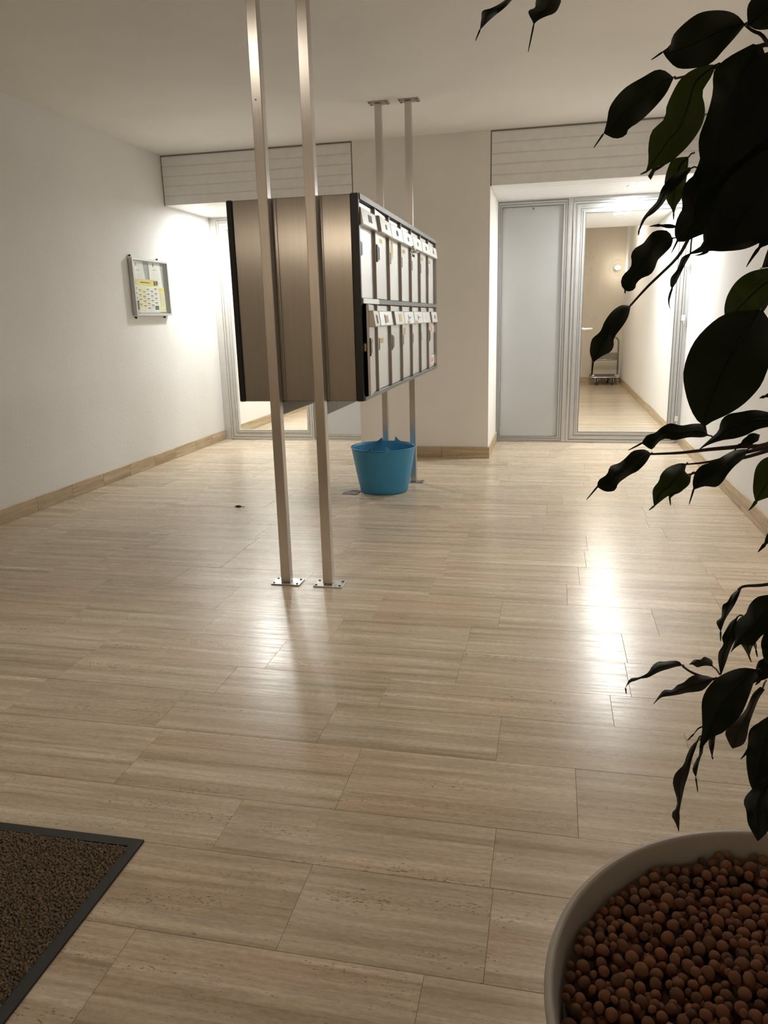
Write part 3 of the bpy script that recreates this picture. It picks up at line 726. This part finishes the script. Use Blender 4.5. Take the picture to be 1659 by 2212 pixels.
while yv < MY1-bw-.004:
    xv = MX0+bw+(rr % 2)*dx/2
    while xv < MX1-bw-.006:
        if yv > .60 or True:
            x = xv+rg.uniform(-.0018, .0018); y = yv+rg.uniform(-.0018, .0018); h = .0065+rg.uniform(0, .0030)+.0012*math.sin((x*1.0+y*.55)*420)
            lx, ly = rg.uniform(-.0024, .0024), rg.uniform(-.0024, .0024); a = .0027+rg.uniform(-.0005, .0008); a2 = a*.55
            m.add([(x-a, y-a*.8, .004), (x+a, y-a*.8, .004), (x+a, y+a*.8, .004), (x-a, y+a*.8, .004),
                   (x-a2+lx, y-a2+ly, h), (x+a2+lx, y-a2+ly, h), (x+a2+lx, y+a2+ly, h+.001), (x-a2+lx, y+a2+ly, h+.001)],
                  [(0, 1, 5, 4), (1, 2, 6, 5), (2, 3, 7, 6), (3, 0, 4, 7), (4, 5, 6, 7)])
        xv += dx
    yv += .0058; rr += 1
tag(m.build('pile', 'matpile', mt), kind='stuff')

# ------------------------------------------------------------------ planter with clay balls
PC = (.322, .682); PR, PZ = .311, .42
pl = thing('planter', 'large round white planter in the front right corner', 'planter', (PC[0], PC[1], 0))
MB().lathe([(.20, 0), (.225, 0), (.235, .01), (PR-.012, PZ-.03), (PR-.001, PZ-.010), (PR, PZ-.004), (PR-.003, PZ), (PR-.008, PZ), (PR-.0105, PZ-.004), (PR-.016, PZ-.03), (PR-.05, .18), (.0, .18)], (*PC, 0), 128).build('pot', 'pot', pl)
BZ = .392
MB().lathe([(.0, BZ-.026), (PR-.030, BZ-.026)], (*PC, 0), 64).build('substrate', 'soil', pl)
rg = random.Random(3)
def ball_mesh(seed, sub):
    bm = bmesh.new(); bmesh.ops.create_icosphere(bm, subdivisions=sub, radius=1)
    r2 = random.Random(seed); d = [Vector((r2.uniform(-1, 1), r2.uniform(-1, 1), r2.uniform(-1, 1))).normalized() for _ in range(7)]; am = [r2.uniform(-.10, .13) for _ in d]
    sq = (1, r2.uniform(.85, 1.0), r2.uniform(.82, 1.0))
    for v in bm.verts:
        n = v.co.normalized(); k = 1+sum(a*max(0, n.dot(q))**3 for a, q in zip(am, d))
        v.co = Vector((n.x*sq[0], n.y*sq[1], n.z*sq[2]))*k
    me = bpy.data.meshes.new('clay_ball'); bm.to_mesh(me); bm.free()
    for p in me.polygons: p.use_smooth = True
    me.materials.append(MT['clay']); return me
protos = [ball_mesh(s, 2) for s in range(8)]; lows = [ball_mesh(s, 1) for s in range(4)]
rin = PR-.019
spots = []; grid = {}
def okpos(x, y, rad):
    gx, gy = int(x/.019), int(y/.019)
    for a in range(gx-2, gx+3):
        for b in range(gy-2, gy+3):
            for (qx, qy, qr) in grid.get((a, b), ()):
                if (qx-x)**2+(qy-y)**2 < (.86*(qr+rad))**2: return False
    return True
for tries in range(40000):
    big = tries < 6000
    rad = rg.uniform(.0066, .0095) if big else rg.uniform(.0046, .0072)
    a = rg.uniform(0, 2*PI); d = (rin-rad*.9)*math.sqrt(rg.random()); x, y = PC[0]+d*math.cos(a), PC[1]+d*math.sin(a)
    if okpos(x, y, rad):
        spots.append((x, y, rad)); grid.setdefault((int(x/.019), int(y/.019)), []).append((x, y, rad))
def topix(p):
    v = Vector(p)-CAM; z = v.dot(CF); return 829.5+FPX*v.dot(CR)/z, 1106-FPX*v.dot(CU)/z, z
info = []
for x, y, rad in spots:
    z = BZ-rad+rg.uniform(-.004, .005)+.006*math.sin(x*31)*math.sin(y*27)
    u, v, dpt = topix((x, y, z)); vis = -10 < u < 1669 and v < 2222
    info.append((vis, rad/dpt, x, y, z, rad))
info.sort(key=lambda t: (-t[0], -t[1]))
def place(me, x, y, z, rad):
    o = bpy.data.objects.new('clay_ball', me); COL.objects.link(o); o.location = (x, y, z); o.scale = (rad,)*3
    o.rotation_euler = (rg.uniform(0, 6), rg.uniform(0, 6), rg.uniform(0, 6)); return o
rest = MB()
def join(me, x, y, z, rad):
    R = Matrix.Rotation(rg.uniform(0, 6), 3, 'X') @ Matrix.Rotation(rg.uniform(0, 6), 3, 'Z')
    rest.add([R @ v.co*rad+Vector((x, y, z)) for v in me.vertices], [tuple(p.vertices) for p in me.polygons], 0, True)
for i, (vis, _, x, y, z, rad) in enumerate(info):
    if i < 300 and vis:
        tag(place(protos[i % 8], x, y, z, rad), 'large brown expanded clay ball on top in the white planter', 'clay ball', 'clay balls in the planter')
    else: join(protos[i % 8] if vis else lows[i % 4], x, y, z, rad)
for k in range(900):      # second layer filling the gaps
    a = rg.uniform(0, 2*PI); rad = rg.uniform(.006, .0095); d = (rin-rad)*math.sqrt(rg.random())
    join(lows[k % 4], PC[0]+d*math.cos(a), PC[1]+d*math.sin(a), BZ-.019+rg.uniform(-.003, .002), rad)
tag(rest.build('clay_granules', 'clay'), 'bed of smaller brown clay granules filling the white planter', 'clay granules', None, 'stuff')

# ------------------------------------------------------------------ fig tree
fig = thing('fig_tree', 'dark leaved weeping fig growing in the white planter', 'plant', (PC[0], PC[1], BZ-.03))
TX, TY = PC
def trunk(z): return Vector((TX+.035*math.sin(z*3.1)+.02, TY+.03*math.sin(z*2.3+1), z))
MB().tube([trunk(BZ-.03+i*.12) for i in range(15)], [.020-.0008*i for i in range(15)], 10).build('trunk', 'bark', fig)
def branch(pix, r=.0017, root=None):
    pts = [at(*p) for p in pix]
    if root is not None:
        e = pts[-1]; t = trunk(root); pts += [e.lerp(t, .5)+Vector((0, 0, .02)), t]
    n = len(pts)
    # smooth by subdividing
    out = []
    for i in range(n-1):
        p0, p1, p2, p3 = pts[max(i-1, 0)], pts[i], pts[i+1], pts[min(i+2, n-1)]
        for k in range(5):
            t = k/5; out.append(.5*((2*p1)+(p2-p0)*t+(2*p0-5*p1+4*p2-p3)*t*t+(3*p1-p0-3*p2+p3)*t**3))
    out.append(pts[-1])
    L = len(out); MB().tube(out, [r*(.75+1.6*i/L) for i in range(L)], 7).build('branch', 'bark', fig)
LEAFN = [0]
def leaf(b, t, w, d=.78, drip=None, att=None, mat='leaf', bend=0, tilt=0, wave=1.0, dt=0, fold=.18, pw=.82, dtip=None):
    "b, t: blade base and blade end (photograph pixels), w: blade width in pixels at depth d"
    LEAFN[0] += 1; r2 = random.Random(LEAFN[0]*13+5)
    dB, dT = d-dt/2, d+dt/2
    Bp, Tp = at(b[0], b[1], dB), at(t[0], t[1], dT)
    mid = (Vector((b[0], b[1]))+Vector((t[0], t[1])))/2; ax = Vector((t[0]-b[0], t[1]-b[1])); per = Vector((-ax.y, ax.x))
    cpx = mid+per*bend; Cp = at(cpx.x, cpx.y, d-.012)
    W = w/FPX*d/max(.35, math.cos(tilt)); A = (Tp-Bp).normalized(); V = (Bp-CAM).normalized()
    side = A.cross(V).normalized(); side = Matrix.Rotation(tilt, 3, A) @ side; nrm = side.cross(A).normalized()
    if nrm.dot(V) > 0: nrm = -nrm
    n = 18; sec = 9; vs = []; ph = r2.uniform(0, 6.28); fr_ = r2.uniform(1.3, 2.1); ph2 = r2.uniform(0, 6.28)
    Dp = at(drip[0], drip[1], dtip or dT) if drip else Tp+A*W*.15
    def mrib(s): return Bp*(1-s)**2+Cp*2*s*(1-s)+Tp*s*s
    for i in range(n+1):
        s = i/n; P = mrib(s)
        h = .5*W*(max(0.0, math.sin(PI*min(1, s)**pw))**.72)
        h = max(h, .0012 if i else .0008)
        for k in range(sec):
            e = -1+2*k/(sec-1); sg = 1 if e > 0 else -1
            hh = h*(1+.07*wave*math.sin(fr_*2*PI*s+ph2+sg*1.1))
            off = fold*abs(e)*h + wave*.16*W*math.sin(fr_*2*PI*s+ph+(0 if sg > 0 else 1.4))*abs(e)**2*math.sin(PI*s)
            vs.append(P+side*(e*hh)+nrm*off*1.0)
    nd = 6
    for i in range(1, nd+1):
        s = i/nd; c = Tp+(Tp-Cp).normalized()*(Dp-Tp).length*.45
        P = Tp*(1-s)**2+c*2*s*(1-s)+Dp*s*s; h = .0016*(1-s)**.8+.0003
        for k in range(sec): e = -1+2*k/(sec-1); vs.append(P+side*e*h+nrm*.0006*(1-abs(e)))
    N = n+nd
    m = MB(); m.add(vs, [(i*sec+k, i*sec+k+1, (i+1)*sec+k+1, (i+1)*sec+k) for i in range(N) for k in range(sec-1)], 0, True)
    # midrib and petiole
    m.tube([mrib(i/8)-nrm*.0002 for i in range(9)], [.0010-.00008*i for i in range(9)], 5, 0)
    if att:
        Q = at(att[0], att[1], att[2] if len(att) > 2 else d)
        m.tube([Q, Q.lerp(Bp, .5)+Vector((0, 0, .002)), Bp], [.0011, .0010, .0009], 6, 1)
    me = m.mesh('leaf', org(fig)); me.materials.append(MT[mat]); me.materials.append(MT['bark'])
    o = bpy.data.objects.new('leaf', me); COL.objects.link(o); o.parent = fig; return o
# branches (visible stems first)
branch([(1405, 981, .80), (1470, 978, .79), (1530, 971, .78), (1600, 964, .77), (1680, 950, .75)], .0015, 1.10)
branch([(1361, 661, .86), (1400, 618, .85), (1463, 556, .83), (1492, 505, .82), (1530, 430, .80), (1590, 330, .78), (1690, 230, .75)], .0015, 1.40)
branch([(1594, 1274, .74), (1610, 1266, .74), (1659, 1262, .74), (1740, 1240, .72)], .0013, .95)
branch([(1474, 1439, .82), (1500, 1455, .81), (1545, 1467, .80), (1600, 1462, .79), (1660, 1450, .77), (1740, 1420, .73)], .0014, .90)
branch([(1608, 53, .70), (1640, 72, .70), (1700, 70, .70)], .0014, 1.50)
branch([(1457, 170, .78), (1500, 160, .77), (1560, 140, .75), (1640, 100, .73), (1720, 60, .72)], .0014, 1.50)
branch([(1120, -30, .85), (1185, -50, .83), (1350, -110, .80), (1560, -160, .77), (1720, -160, .74)], .0016, 1.62)
branch([(1482, 1003, .76), (1535, 997, .76), (1600, 980, .76), (1660, 965, .75)], .0010)
branch([(1480, 1026, .80), (1503, 1021, .80), (1560, 1000, .79), (1620, 985, .78), (1700, 960, .75)], .0010)
branch([(1505, 366, .76), (1545, 350, .75), (1620, 310, .74), (1700, 270, .72)], .0012, 1.38)
branch([(1512, 1600, .76), (1560, 1520, .77), (1640, 1462, .77)], .0012)
# leaves whose margins show

def pull(poly, n):
    "resample a polyline to n+1 points by arc length, Catmull-Rom smoothed"
    P = [Vector(p) for p in poly]; out = []
    for i in range(len(P)-1):
        p0, p1, p2, p3 = P[max(i-1, 0)], P[i], P[i+1], P[min(i+2, len(P)-1)]
        for k in range(8):
            t = k/8; out.append(.5*((2*p1)+(p2-p0)*t+(2*p0-5*p1+4*p2-p3)*t*t+(3*p1-p0-3*p2+p3)*t**3))
    out.append(P[-1]); acc = [0]
    for a, b in zip(out[:-1], out[1:]): acc.append(acc[-1]+(b-a).length)
    res = []; j = 0
    for i in range(n+1):
        s_ = acc[-1]*i/n
        while j < len(acc)-2 and acc[j+1] < s_: j += 1
        f = (s_-acc[j])/max(1e-9, acc[j+1]-acc[j]); res.append(out[j].lerp(out[j+1], min(1, f)))
    return res
ZU = (1000, 0, 2.0106); ZL = (1300, 1100, 2.9499); ZT = (1000, 0, 2.517)
def wavy(zm, left, right, d, drip=None, att=None, mat='leaf', dt=.03, wv=.010, fold=.010):
    "blade given by its two margins from base to tip; curled and folded in depth"
    LEAFN[0] += 1; r2 = random.Random(LEAFN[0]*17+3)
    cv = lambda p: (zm[0]+p[0]/zm[2], zm[1]+p[1]/zm[2])
    n = 20; sec = 9; Lp = pull([cv(p) for p in left], n); Rp = pull([cv(p) for p in right], n)
    tip = (Lp[-1]+Rp[-1])/2; bs = (Lp[0]+Rp[0])/2; vs = []; ph = r2.uniform(0, 6.28); fq = r2.uniform(1.2, 2.0); sg = r2.choice((-1, 1))
    def dep(s_, e): return d+dt*(s_-.5)*sg-fold*(1-abs(e))*math.sin(PI*s_)+wv*math.sin(2*PI*fq*s_+ph+(1.3 if e > 0 else 0))*e*e*math.sin(PI*min(1, s_+.1))
    for i in range(n+1):
        s_ = i/n
        for k in range(sec):
            e = -1+2*k/(sec-1); q = Lp[i].lerp(Rp[i], k/(sec-1)); vs.append(at(q.x, q.y, dep(s_, e)))
    N = n
    if drip:
        dp = Vector(cv(drip)); nd = 6; ax = (dp-tip).normalized(); pr = Vector((-ax.y, ax.x))
        if pr.dot(Rp[n-1]-Lp[n-1]) < 0: pr = -pr
        for i in range(1, nd+1):
            t = i/nd; q = tip.lerp(dp, t); h = (1.5*(1-t)**.6+.7)*.78/d
            for k in range(sec): e = -1+2*k/(sec-1); o2 = q+pr*e*h; vs.append(at(o2.x, o2.y, dep(1, 0)+.004*t-.0007*(1-abs(e))))
        N += nd
    m = MB(); m.add(vs, [(i*sec+k, i*sec+k+1, (i+1)*sec+k+1, (i+1)*sec+k) for i in range(N) for k in range(sec-1)], 0, True)
    mr = [vs[i*sec+sec//2]+CF*-.0004 for i in range(0, n+1, 2)]; m.tube(mr, [.0009-.00006*i for i in range(len(mr))], 5, 0)
    if att:
        Q = at(*att); B0 = at(bs.x, bs.y, dep(0, 0)); m.tube([Q, Q.lerp(B0, .5)+Vector((0, 0, .0015)), B0], [.0009, .0008, .0008], 6, 1)
    me = m.mesh('leaf', org(fig)); me.materials.append(MT[mat]); me.materials.append(MT['bark'])
    o = bpy.data.objects.new('leaf', me); COL.objects.link(o); o.parent = fig; return o
W = wavy
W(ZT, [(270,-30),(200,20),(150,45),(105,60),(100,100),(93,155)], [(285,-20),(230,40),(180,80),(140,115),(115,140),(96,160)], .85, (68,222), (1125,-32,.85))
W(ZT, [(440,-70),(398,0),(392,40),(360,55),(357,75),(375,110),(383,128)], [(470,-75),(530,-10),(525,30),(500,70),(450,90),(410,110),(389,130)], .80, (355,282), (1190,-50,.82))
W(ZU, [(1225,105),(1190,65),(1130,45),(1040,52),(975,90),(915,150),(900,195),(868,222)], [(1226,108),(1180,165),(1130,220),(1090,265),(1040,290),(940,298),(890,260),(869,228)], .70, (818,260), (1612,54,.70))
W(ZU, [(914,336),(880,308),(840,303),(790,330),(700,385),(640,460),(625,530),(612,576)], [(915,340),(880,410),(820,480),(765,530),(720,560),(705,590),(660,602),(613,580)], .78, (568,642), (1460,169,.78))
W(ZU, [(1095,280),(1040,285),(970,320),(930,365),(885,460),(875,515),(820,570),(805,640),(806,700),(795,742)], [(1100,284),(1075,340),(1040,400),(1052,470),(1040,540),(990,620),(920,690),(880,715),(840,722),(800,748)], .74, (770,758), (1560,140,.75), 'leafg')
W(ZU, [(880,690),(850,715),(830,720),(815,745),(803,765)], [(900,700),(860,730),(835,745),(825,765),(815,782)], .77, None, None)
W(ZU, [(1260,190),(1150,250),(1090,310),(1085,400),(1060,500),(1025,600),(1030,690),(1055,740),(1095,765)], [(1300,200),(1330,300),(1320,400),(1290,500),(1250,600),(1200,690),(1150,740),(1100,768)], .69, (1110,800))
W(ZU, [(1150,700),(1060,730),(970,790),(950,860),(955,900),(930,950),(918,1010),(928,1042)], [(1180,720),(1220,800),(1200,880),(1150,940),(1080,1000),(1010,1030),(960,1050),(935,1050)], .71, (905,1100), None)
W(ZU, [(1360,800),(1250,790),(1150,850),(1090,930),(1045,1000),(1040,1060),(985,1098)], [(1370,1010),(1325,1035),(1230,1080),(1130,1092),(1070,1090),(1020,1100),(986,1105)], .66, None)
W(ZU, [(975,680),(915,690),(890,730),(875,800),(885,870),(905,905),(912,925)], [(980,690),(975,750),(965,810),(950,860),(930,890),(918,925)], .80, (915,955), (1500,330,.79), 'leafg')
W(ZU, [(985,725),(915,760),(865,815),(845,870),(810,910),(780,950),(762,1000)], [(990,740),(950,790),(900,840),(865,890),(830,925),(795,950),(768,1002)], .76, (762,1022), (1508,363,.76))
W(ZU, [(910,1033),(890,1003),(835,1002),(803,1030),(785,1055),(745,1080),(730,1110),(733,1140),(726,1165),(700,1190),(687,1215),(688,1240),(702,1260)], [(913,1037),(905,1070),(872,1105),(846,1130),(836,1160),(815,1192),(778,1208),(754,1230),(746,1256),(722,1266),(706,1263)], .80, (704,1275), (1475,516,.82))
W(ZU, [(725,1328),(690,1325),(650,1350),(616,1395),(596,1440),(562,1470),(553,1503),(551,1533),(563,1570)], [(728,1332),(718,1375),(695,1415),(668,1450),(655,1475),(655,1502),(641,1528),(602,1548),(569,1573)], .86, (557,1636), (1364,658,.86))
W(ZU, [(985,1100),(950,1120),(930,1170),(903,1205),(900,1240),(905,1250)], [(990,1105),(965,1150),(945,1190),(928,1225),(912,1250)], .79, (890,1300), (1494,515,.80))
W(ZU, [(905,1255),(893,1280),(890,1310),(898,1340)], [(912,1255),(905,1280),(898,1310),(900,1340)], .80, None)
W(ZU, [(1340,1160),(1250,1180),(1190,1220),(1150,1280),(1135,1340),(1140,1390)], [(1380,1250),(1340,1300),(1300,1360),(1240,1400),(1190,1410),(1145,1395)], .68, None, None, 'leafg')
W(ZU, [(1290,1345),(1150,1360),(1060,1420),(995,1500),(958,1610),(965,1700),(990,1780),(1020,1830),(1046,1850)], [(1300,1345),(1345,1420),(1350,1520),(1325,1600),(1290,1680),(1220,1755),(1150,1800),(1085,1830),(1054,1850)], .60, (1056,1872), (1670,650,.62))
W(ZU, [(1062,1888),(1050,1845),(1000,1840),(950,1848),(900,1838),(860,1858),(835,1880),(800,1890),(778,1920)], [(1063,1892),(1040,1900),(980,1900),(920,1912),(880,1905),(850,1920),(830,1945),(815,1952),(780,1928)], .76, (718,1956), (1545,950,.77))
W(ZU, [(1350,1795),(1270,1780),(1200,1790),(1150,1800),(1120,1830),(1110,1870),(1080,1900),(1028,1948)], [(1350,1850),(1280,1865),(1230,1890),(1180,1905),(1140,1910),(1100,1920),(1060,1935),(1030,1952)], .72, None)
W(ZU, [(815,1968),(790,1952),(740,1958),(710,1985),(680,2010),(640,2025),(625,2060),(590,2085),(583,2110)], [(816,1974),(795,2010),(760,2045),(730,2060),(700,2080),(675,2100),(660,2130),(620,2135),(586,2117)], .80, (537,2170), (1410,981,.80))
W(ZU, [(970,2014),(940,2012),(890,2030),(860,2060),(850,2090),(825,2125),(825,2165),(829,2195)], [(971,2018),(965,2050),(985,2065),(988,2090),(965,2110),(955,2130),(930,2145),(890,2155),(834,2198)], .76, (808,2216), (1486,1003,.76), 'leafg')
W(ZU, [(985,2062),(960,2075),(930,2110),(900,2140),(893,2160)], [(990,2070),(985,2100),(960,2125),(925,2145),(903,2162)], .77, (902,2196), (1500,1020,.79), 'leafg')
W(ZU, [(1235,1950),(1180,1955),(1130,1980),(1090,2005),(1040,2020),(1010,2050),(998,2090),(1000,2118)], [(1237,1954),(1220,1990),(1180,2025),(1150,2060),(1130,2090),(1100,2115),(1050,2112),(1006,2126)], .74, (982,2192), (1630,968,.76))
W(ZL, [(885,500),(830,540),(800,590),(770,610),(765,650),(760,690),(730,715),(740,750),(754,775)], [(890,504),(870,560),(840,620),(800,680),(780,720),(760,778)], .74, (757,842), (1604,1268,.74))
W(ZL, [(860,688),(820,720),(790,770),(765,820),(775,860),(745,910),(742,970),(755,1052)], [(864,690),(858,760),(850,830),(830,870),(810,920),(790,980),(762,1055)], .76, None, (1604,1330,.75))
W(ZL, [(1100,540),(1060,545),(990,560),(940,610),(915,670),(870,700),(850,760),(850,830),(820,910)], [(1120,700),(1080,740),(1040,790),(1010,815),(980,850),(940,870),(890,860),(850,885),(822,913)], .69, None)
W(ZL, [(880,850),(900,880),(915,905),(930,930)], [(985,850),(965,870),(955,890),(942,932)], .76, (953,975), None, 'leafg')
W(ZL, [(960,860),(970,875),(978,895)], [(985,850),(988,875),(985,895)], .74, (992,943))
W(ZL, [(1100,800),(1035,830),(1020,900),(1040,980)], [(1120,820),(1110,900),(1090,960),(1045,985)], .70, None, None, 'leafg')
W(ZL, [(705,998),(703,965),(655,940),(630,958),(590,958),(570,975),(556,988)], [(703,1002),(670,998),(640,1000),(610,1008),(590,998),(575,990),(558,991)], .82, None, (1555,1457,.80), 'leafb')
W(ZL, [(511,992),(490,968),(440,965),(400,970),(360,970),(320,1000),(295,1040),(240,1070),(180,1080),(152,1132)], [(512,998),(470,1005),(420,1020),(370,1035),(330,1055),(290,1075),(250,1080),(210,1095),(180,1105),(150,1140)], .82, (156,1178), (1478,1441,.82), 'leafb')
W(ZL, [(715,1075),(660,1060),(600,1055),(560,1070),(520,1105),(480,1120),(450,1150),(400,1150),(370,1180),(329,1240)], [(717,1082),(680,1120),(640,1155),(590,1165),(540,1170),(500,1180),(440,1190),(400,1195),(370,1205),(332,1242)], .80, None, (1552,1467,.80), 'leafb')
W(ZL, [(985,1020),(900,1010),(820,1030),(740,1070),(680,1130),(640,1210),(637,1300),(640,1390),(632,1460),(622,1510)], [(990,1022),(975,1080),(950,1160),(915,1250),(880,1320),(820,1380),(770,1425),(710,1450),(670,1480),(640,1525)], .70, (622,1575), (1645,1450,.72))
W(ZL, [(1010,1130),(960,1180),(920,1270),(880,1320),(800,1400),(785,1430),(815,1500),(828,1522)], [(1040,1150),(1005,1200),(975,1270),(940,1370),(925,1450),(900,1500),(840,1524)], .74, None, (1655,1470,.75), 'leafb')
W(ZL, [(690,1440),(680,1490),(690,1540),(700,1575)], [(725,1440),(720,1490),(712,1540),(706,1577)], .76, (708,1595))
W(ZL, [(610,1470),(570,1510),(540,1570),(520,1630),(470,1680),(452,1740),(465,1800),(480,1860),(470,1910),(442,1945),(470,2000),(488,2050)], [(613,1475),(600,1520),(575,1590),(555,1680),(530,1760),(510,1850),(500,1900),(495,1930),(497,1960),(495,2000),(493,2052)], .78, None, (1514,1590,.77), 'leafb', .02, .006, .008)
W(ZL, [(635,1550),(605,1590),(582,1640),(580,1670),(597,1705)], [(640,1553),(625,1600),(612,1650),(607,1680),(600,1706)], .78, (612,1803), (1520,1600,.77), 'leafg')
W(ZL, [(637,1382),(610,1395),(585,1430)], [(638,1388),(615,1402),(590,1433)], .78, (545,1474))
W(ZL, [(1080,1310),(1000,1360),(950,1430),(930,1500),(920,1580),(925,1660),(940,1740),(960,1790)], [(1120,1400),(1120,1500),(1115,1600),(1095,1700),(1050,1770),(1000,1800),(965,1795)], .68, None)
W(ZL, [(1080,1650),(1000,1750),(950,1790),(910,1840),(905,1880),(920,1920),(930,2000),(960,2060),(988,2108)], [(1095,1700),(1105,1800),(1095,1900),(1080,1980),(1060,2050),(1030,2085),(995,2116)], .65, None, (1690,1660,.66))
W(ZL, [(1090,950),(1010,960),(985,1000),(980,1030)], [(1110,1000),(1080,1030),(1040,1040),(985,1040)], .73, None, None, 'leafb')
# leaves filling the crown behind them
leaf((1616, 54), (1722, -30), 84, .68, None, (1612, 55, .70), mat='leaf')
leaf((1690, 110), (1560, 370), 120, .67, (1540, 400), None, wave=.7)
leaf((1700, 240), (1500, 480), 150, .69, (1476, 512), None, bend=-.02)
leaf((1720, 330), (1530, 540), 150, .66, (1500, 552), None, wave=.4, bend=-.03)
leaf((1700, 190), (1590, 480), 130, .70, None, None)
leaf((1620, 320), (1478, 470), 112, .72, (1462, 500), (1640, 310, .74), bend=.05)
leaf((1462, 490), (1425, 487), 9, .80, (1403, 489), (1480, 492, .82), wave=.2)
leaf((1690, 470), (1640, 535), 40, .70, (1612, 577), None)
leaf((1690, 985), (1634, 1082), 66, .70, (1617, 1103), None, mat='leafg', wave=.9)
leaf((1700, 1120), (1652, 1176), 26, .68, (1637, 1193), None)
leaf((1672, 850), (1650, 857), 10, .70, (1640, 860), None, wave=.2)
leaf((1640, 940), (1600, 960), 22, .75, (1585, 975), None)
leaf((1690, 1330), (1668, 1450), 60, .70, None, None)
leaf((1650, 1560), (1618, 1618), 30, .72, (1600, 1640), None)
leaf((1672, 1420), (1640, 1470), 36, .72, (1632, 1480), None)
# unseen crown leaves added beyond the frame to shade the planter
rg = random.Random(21)
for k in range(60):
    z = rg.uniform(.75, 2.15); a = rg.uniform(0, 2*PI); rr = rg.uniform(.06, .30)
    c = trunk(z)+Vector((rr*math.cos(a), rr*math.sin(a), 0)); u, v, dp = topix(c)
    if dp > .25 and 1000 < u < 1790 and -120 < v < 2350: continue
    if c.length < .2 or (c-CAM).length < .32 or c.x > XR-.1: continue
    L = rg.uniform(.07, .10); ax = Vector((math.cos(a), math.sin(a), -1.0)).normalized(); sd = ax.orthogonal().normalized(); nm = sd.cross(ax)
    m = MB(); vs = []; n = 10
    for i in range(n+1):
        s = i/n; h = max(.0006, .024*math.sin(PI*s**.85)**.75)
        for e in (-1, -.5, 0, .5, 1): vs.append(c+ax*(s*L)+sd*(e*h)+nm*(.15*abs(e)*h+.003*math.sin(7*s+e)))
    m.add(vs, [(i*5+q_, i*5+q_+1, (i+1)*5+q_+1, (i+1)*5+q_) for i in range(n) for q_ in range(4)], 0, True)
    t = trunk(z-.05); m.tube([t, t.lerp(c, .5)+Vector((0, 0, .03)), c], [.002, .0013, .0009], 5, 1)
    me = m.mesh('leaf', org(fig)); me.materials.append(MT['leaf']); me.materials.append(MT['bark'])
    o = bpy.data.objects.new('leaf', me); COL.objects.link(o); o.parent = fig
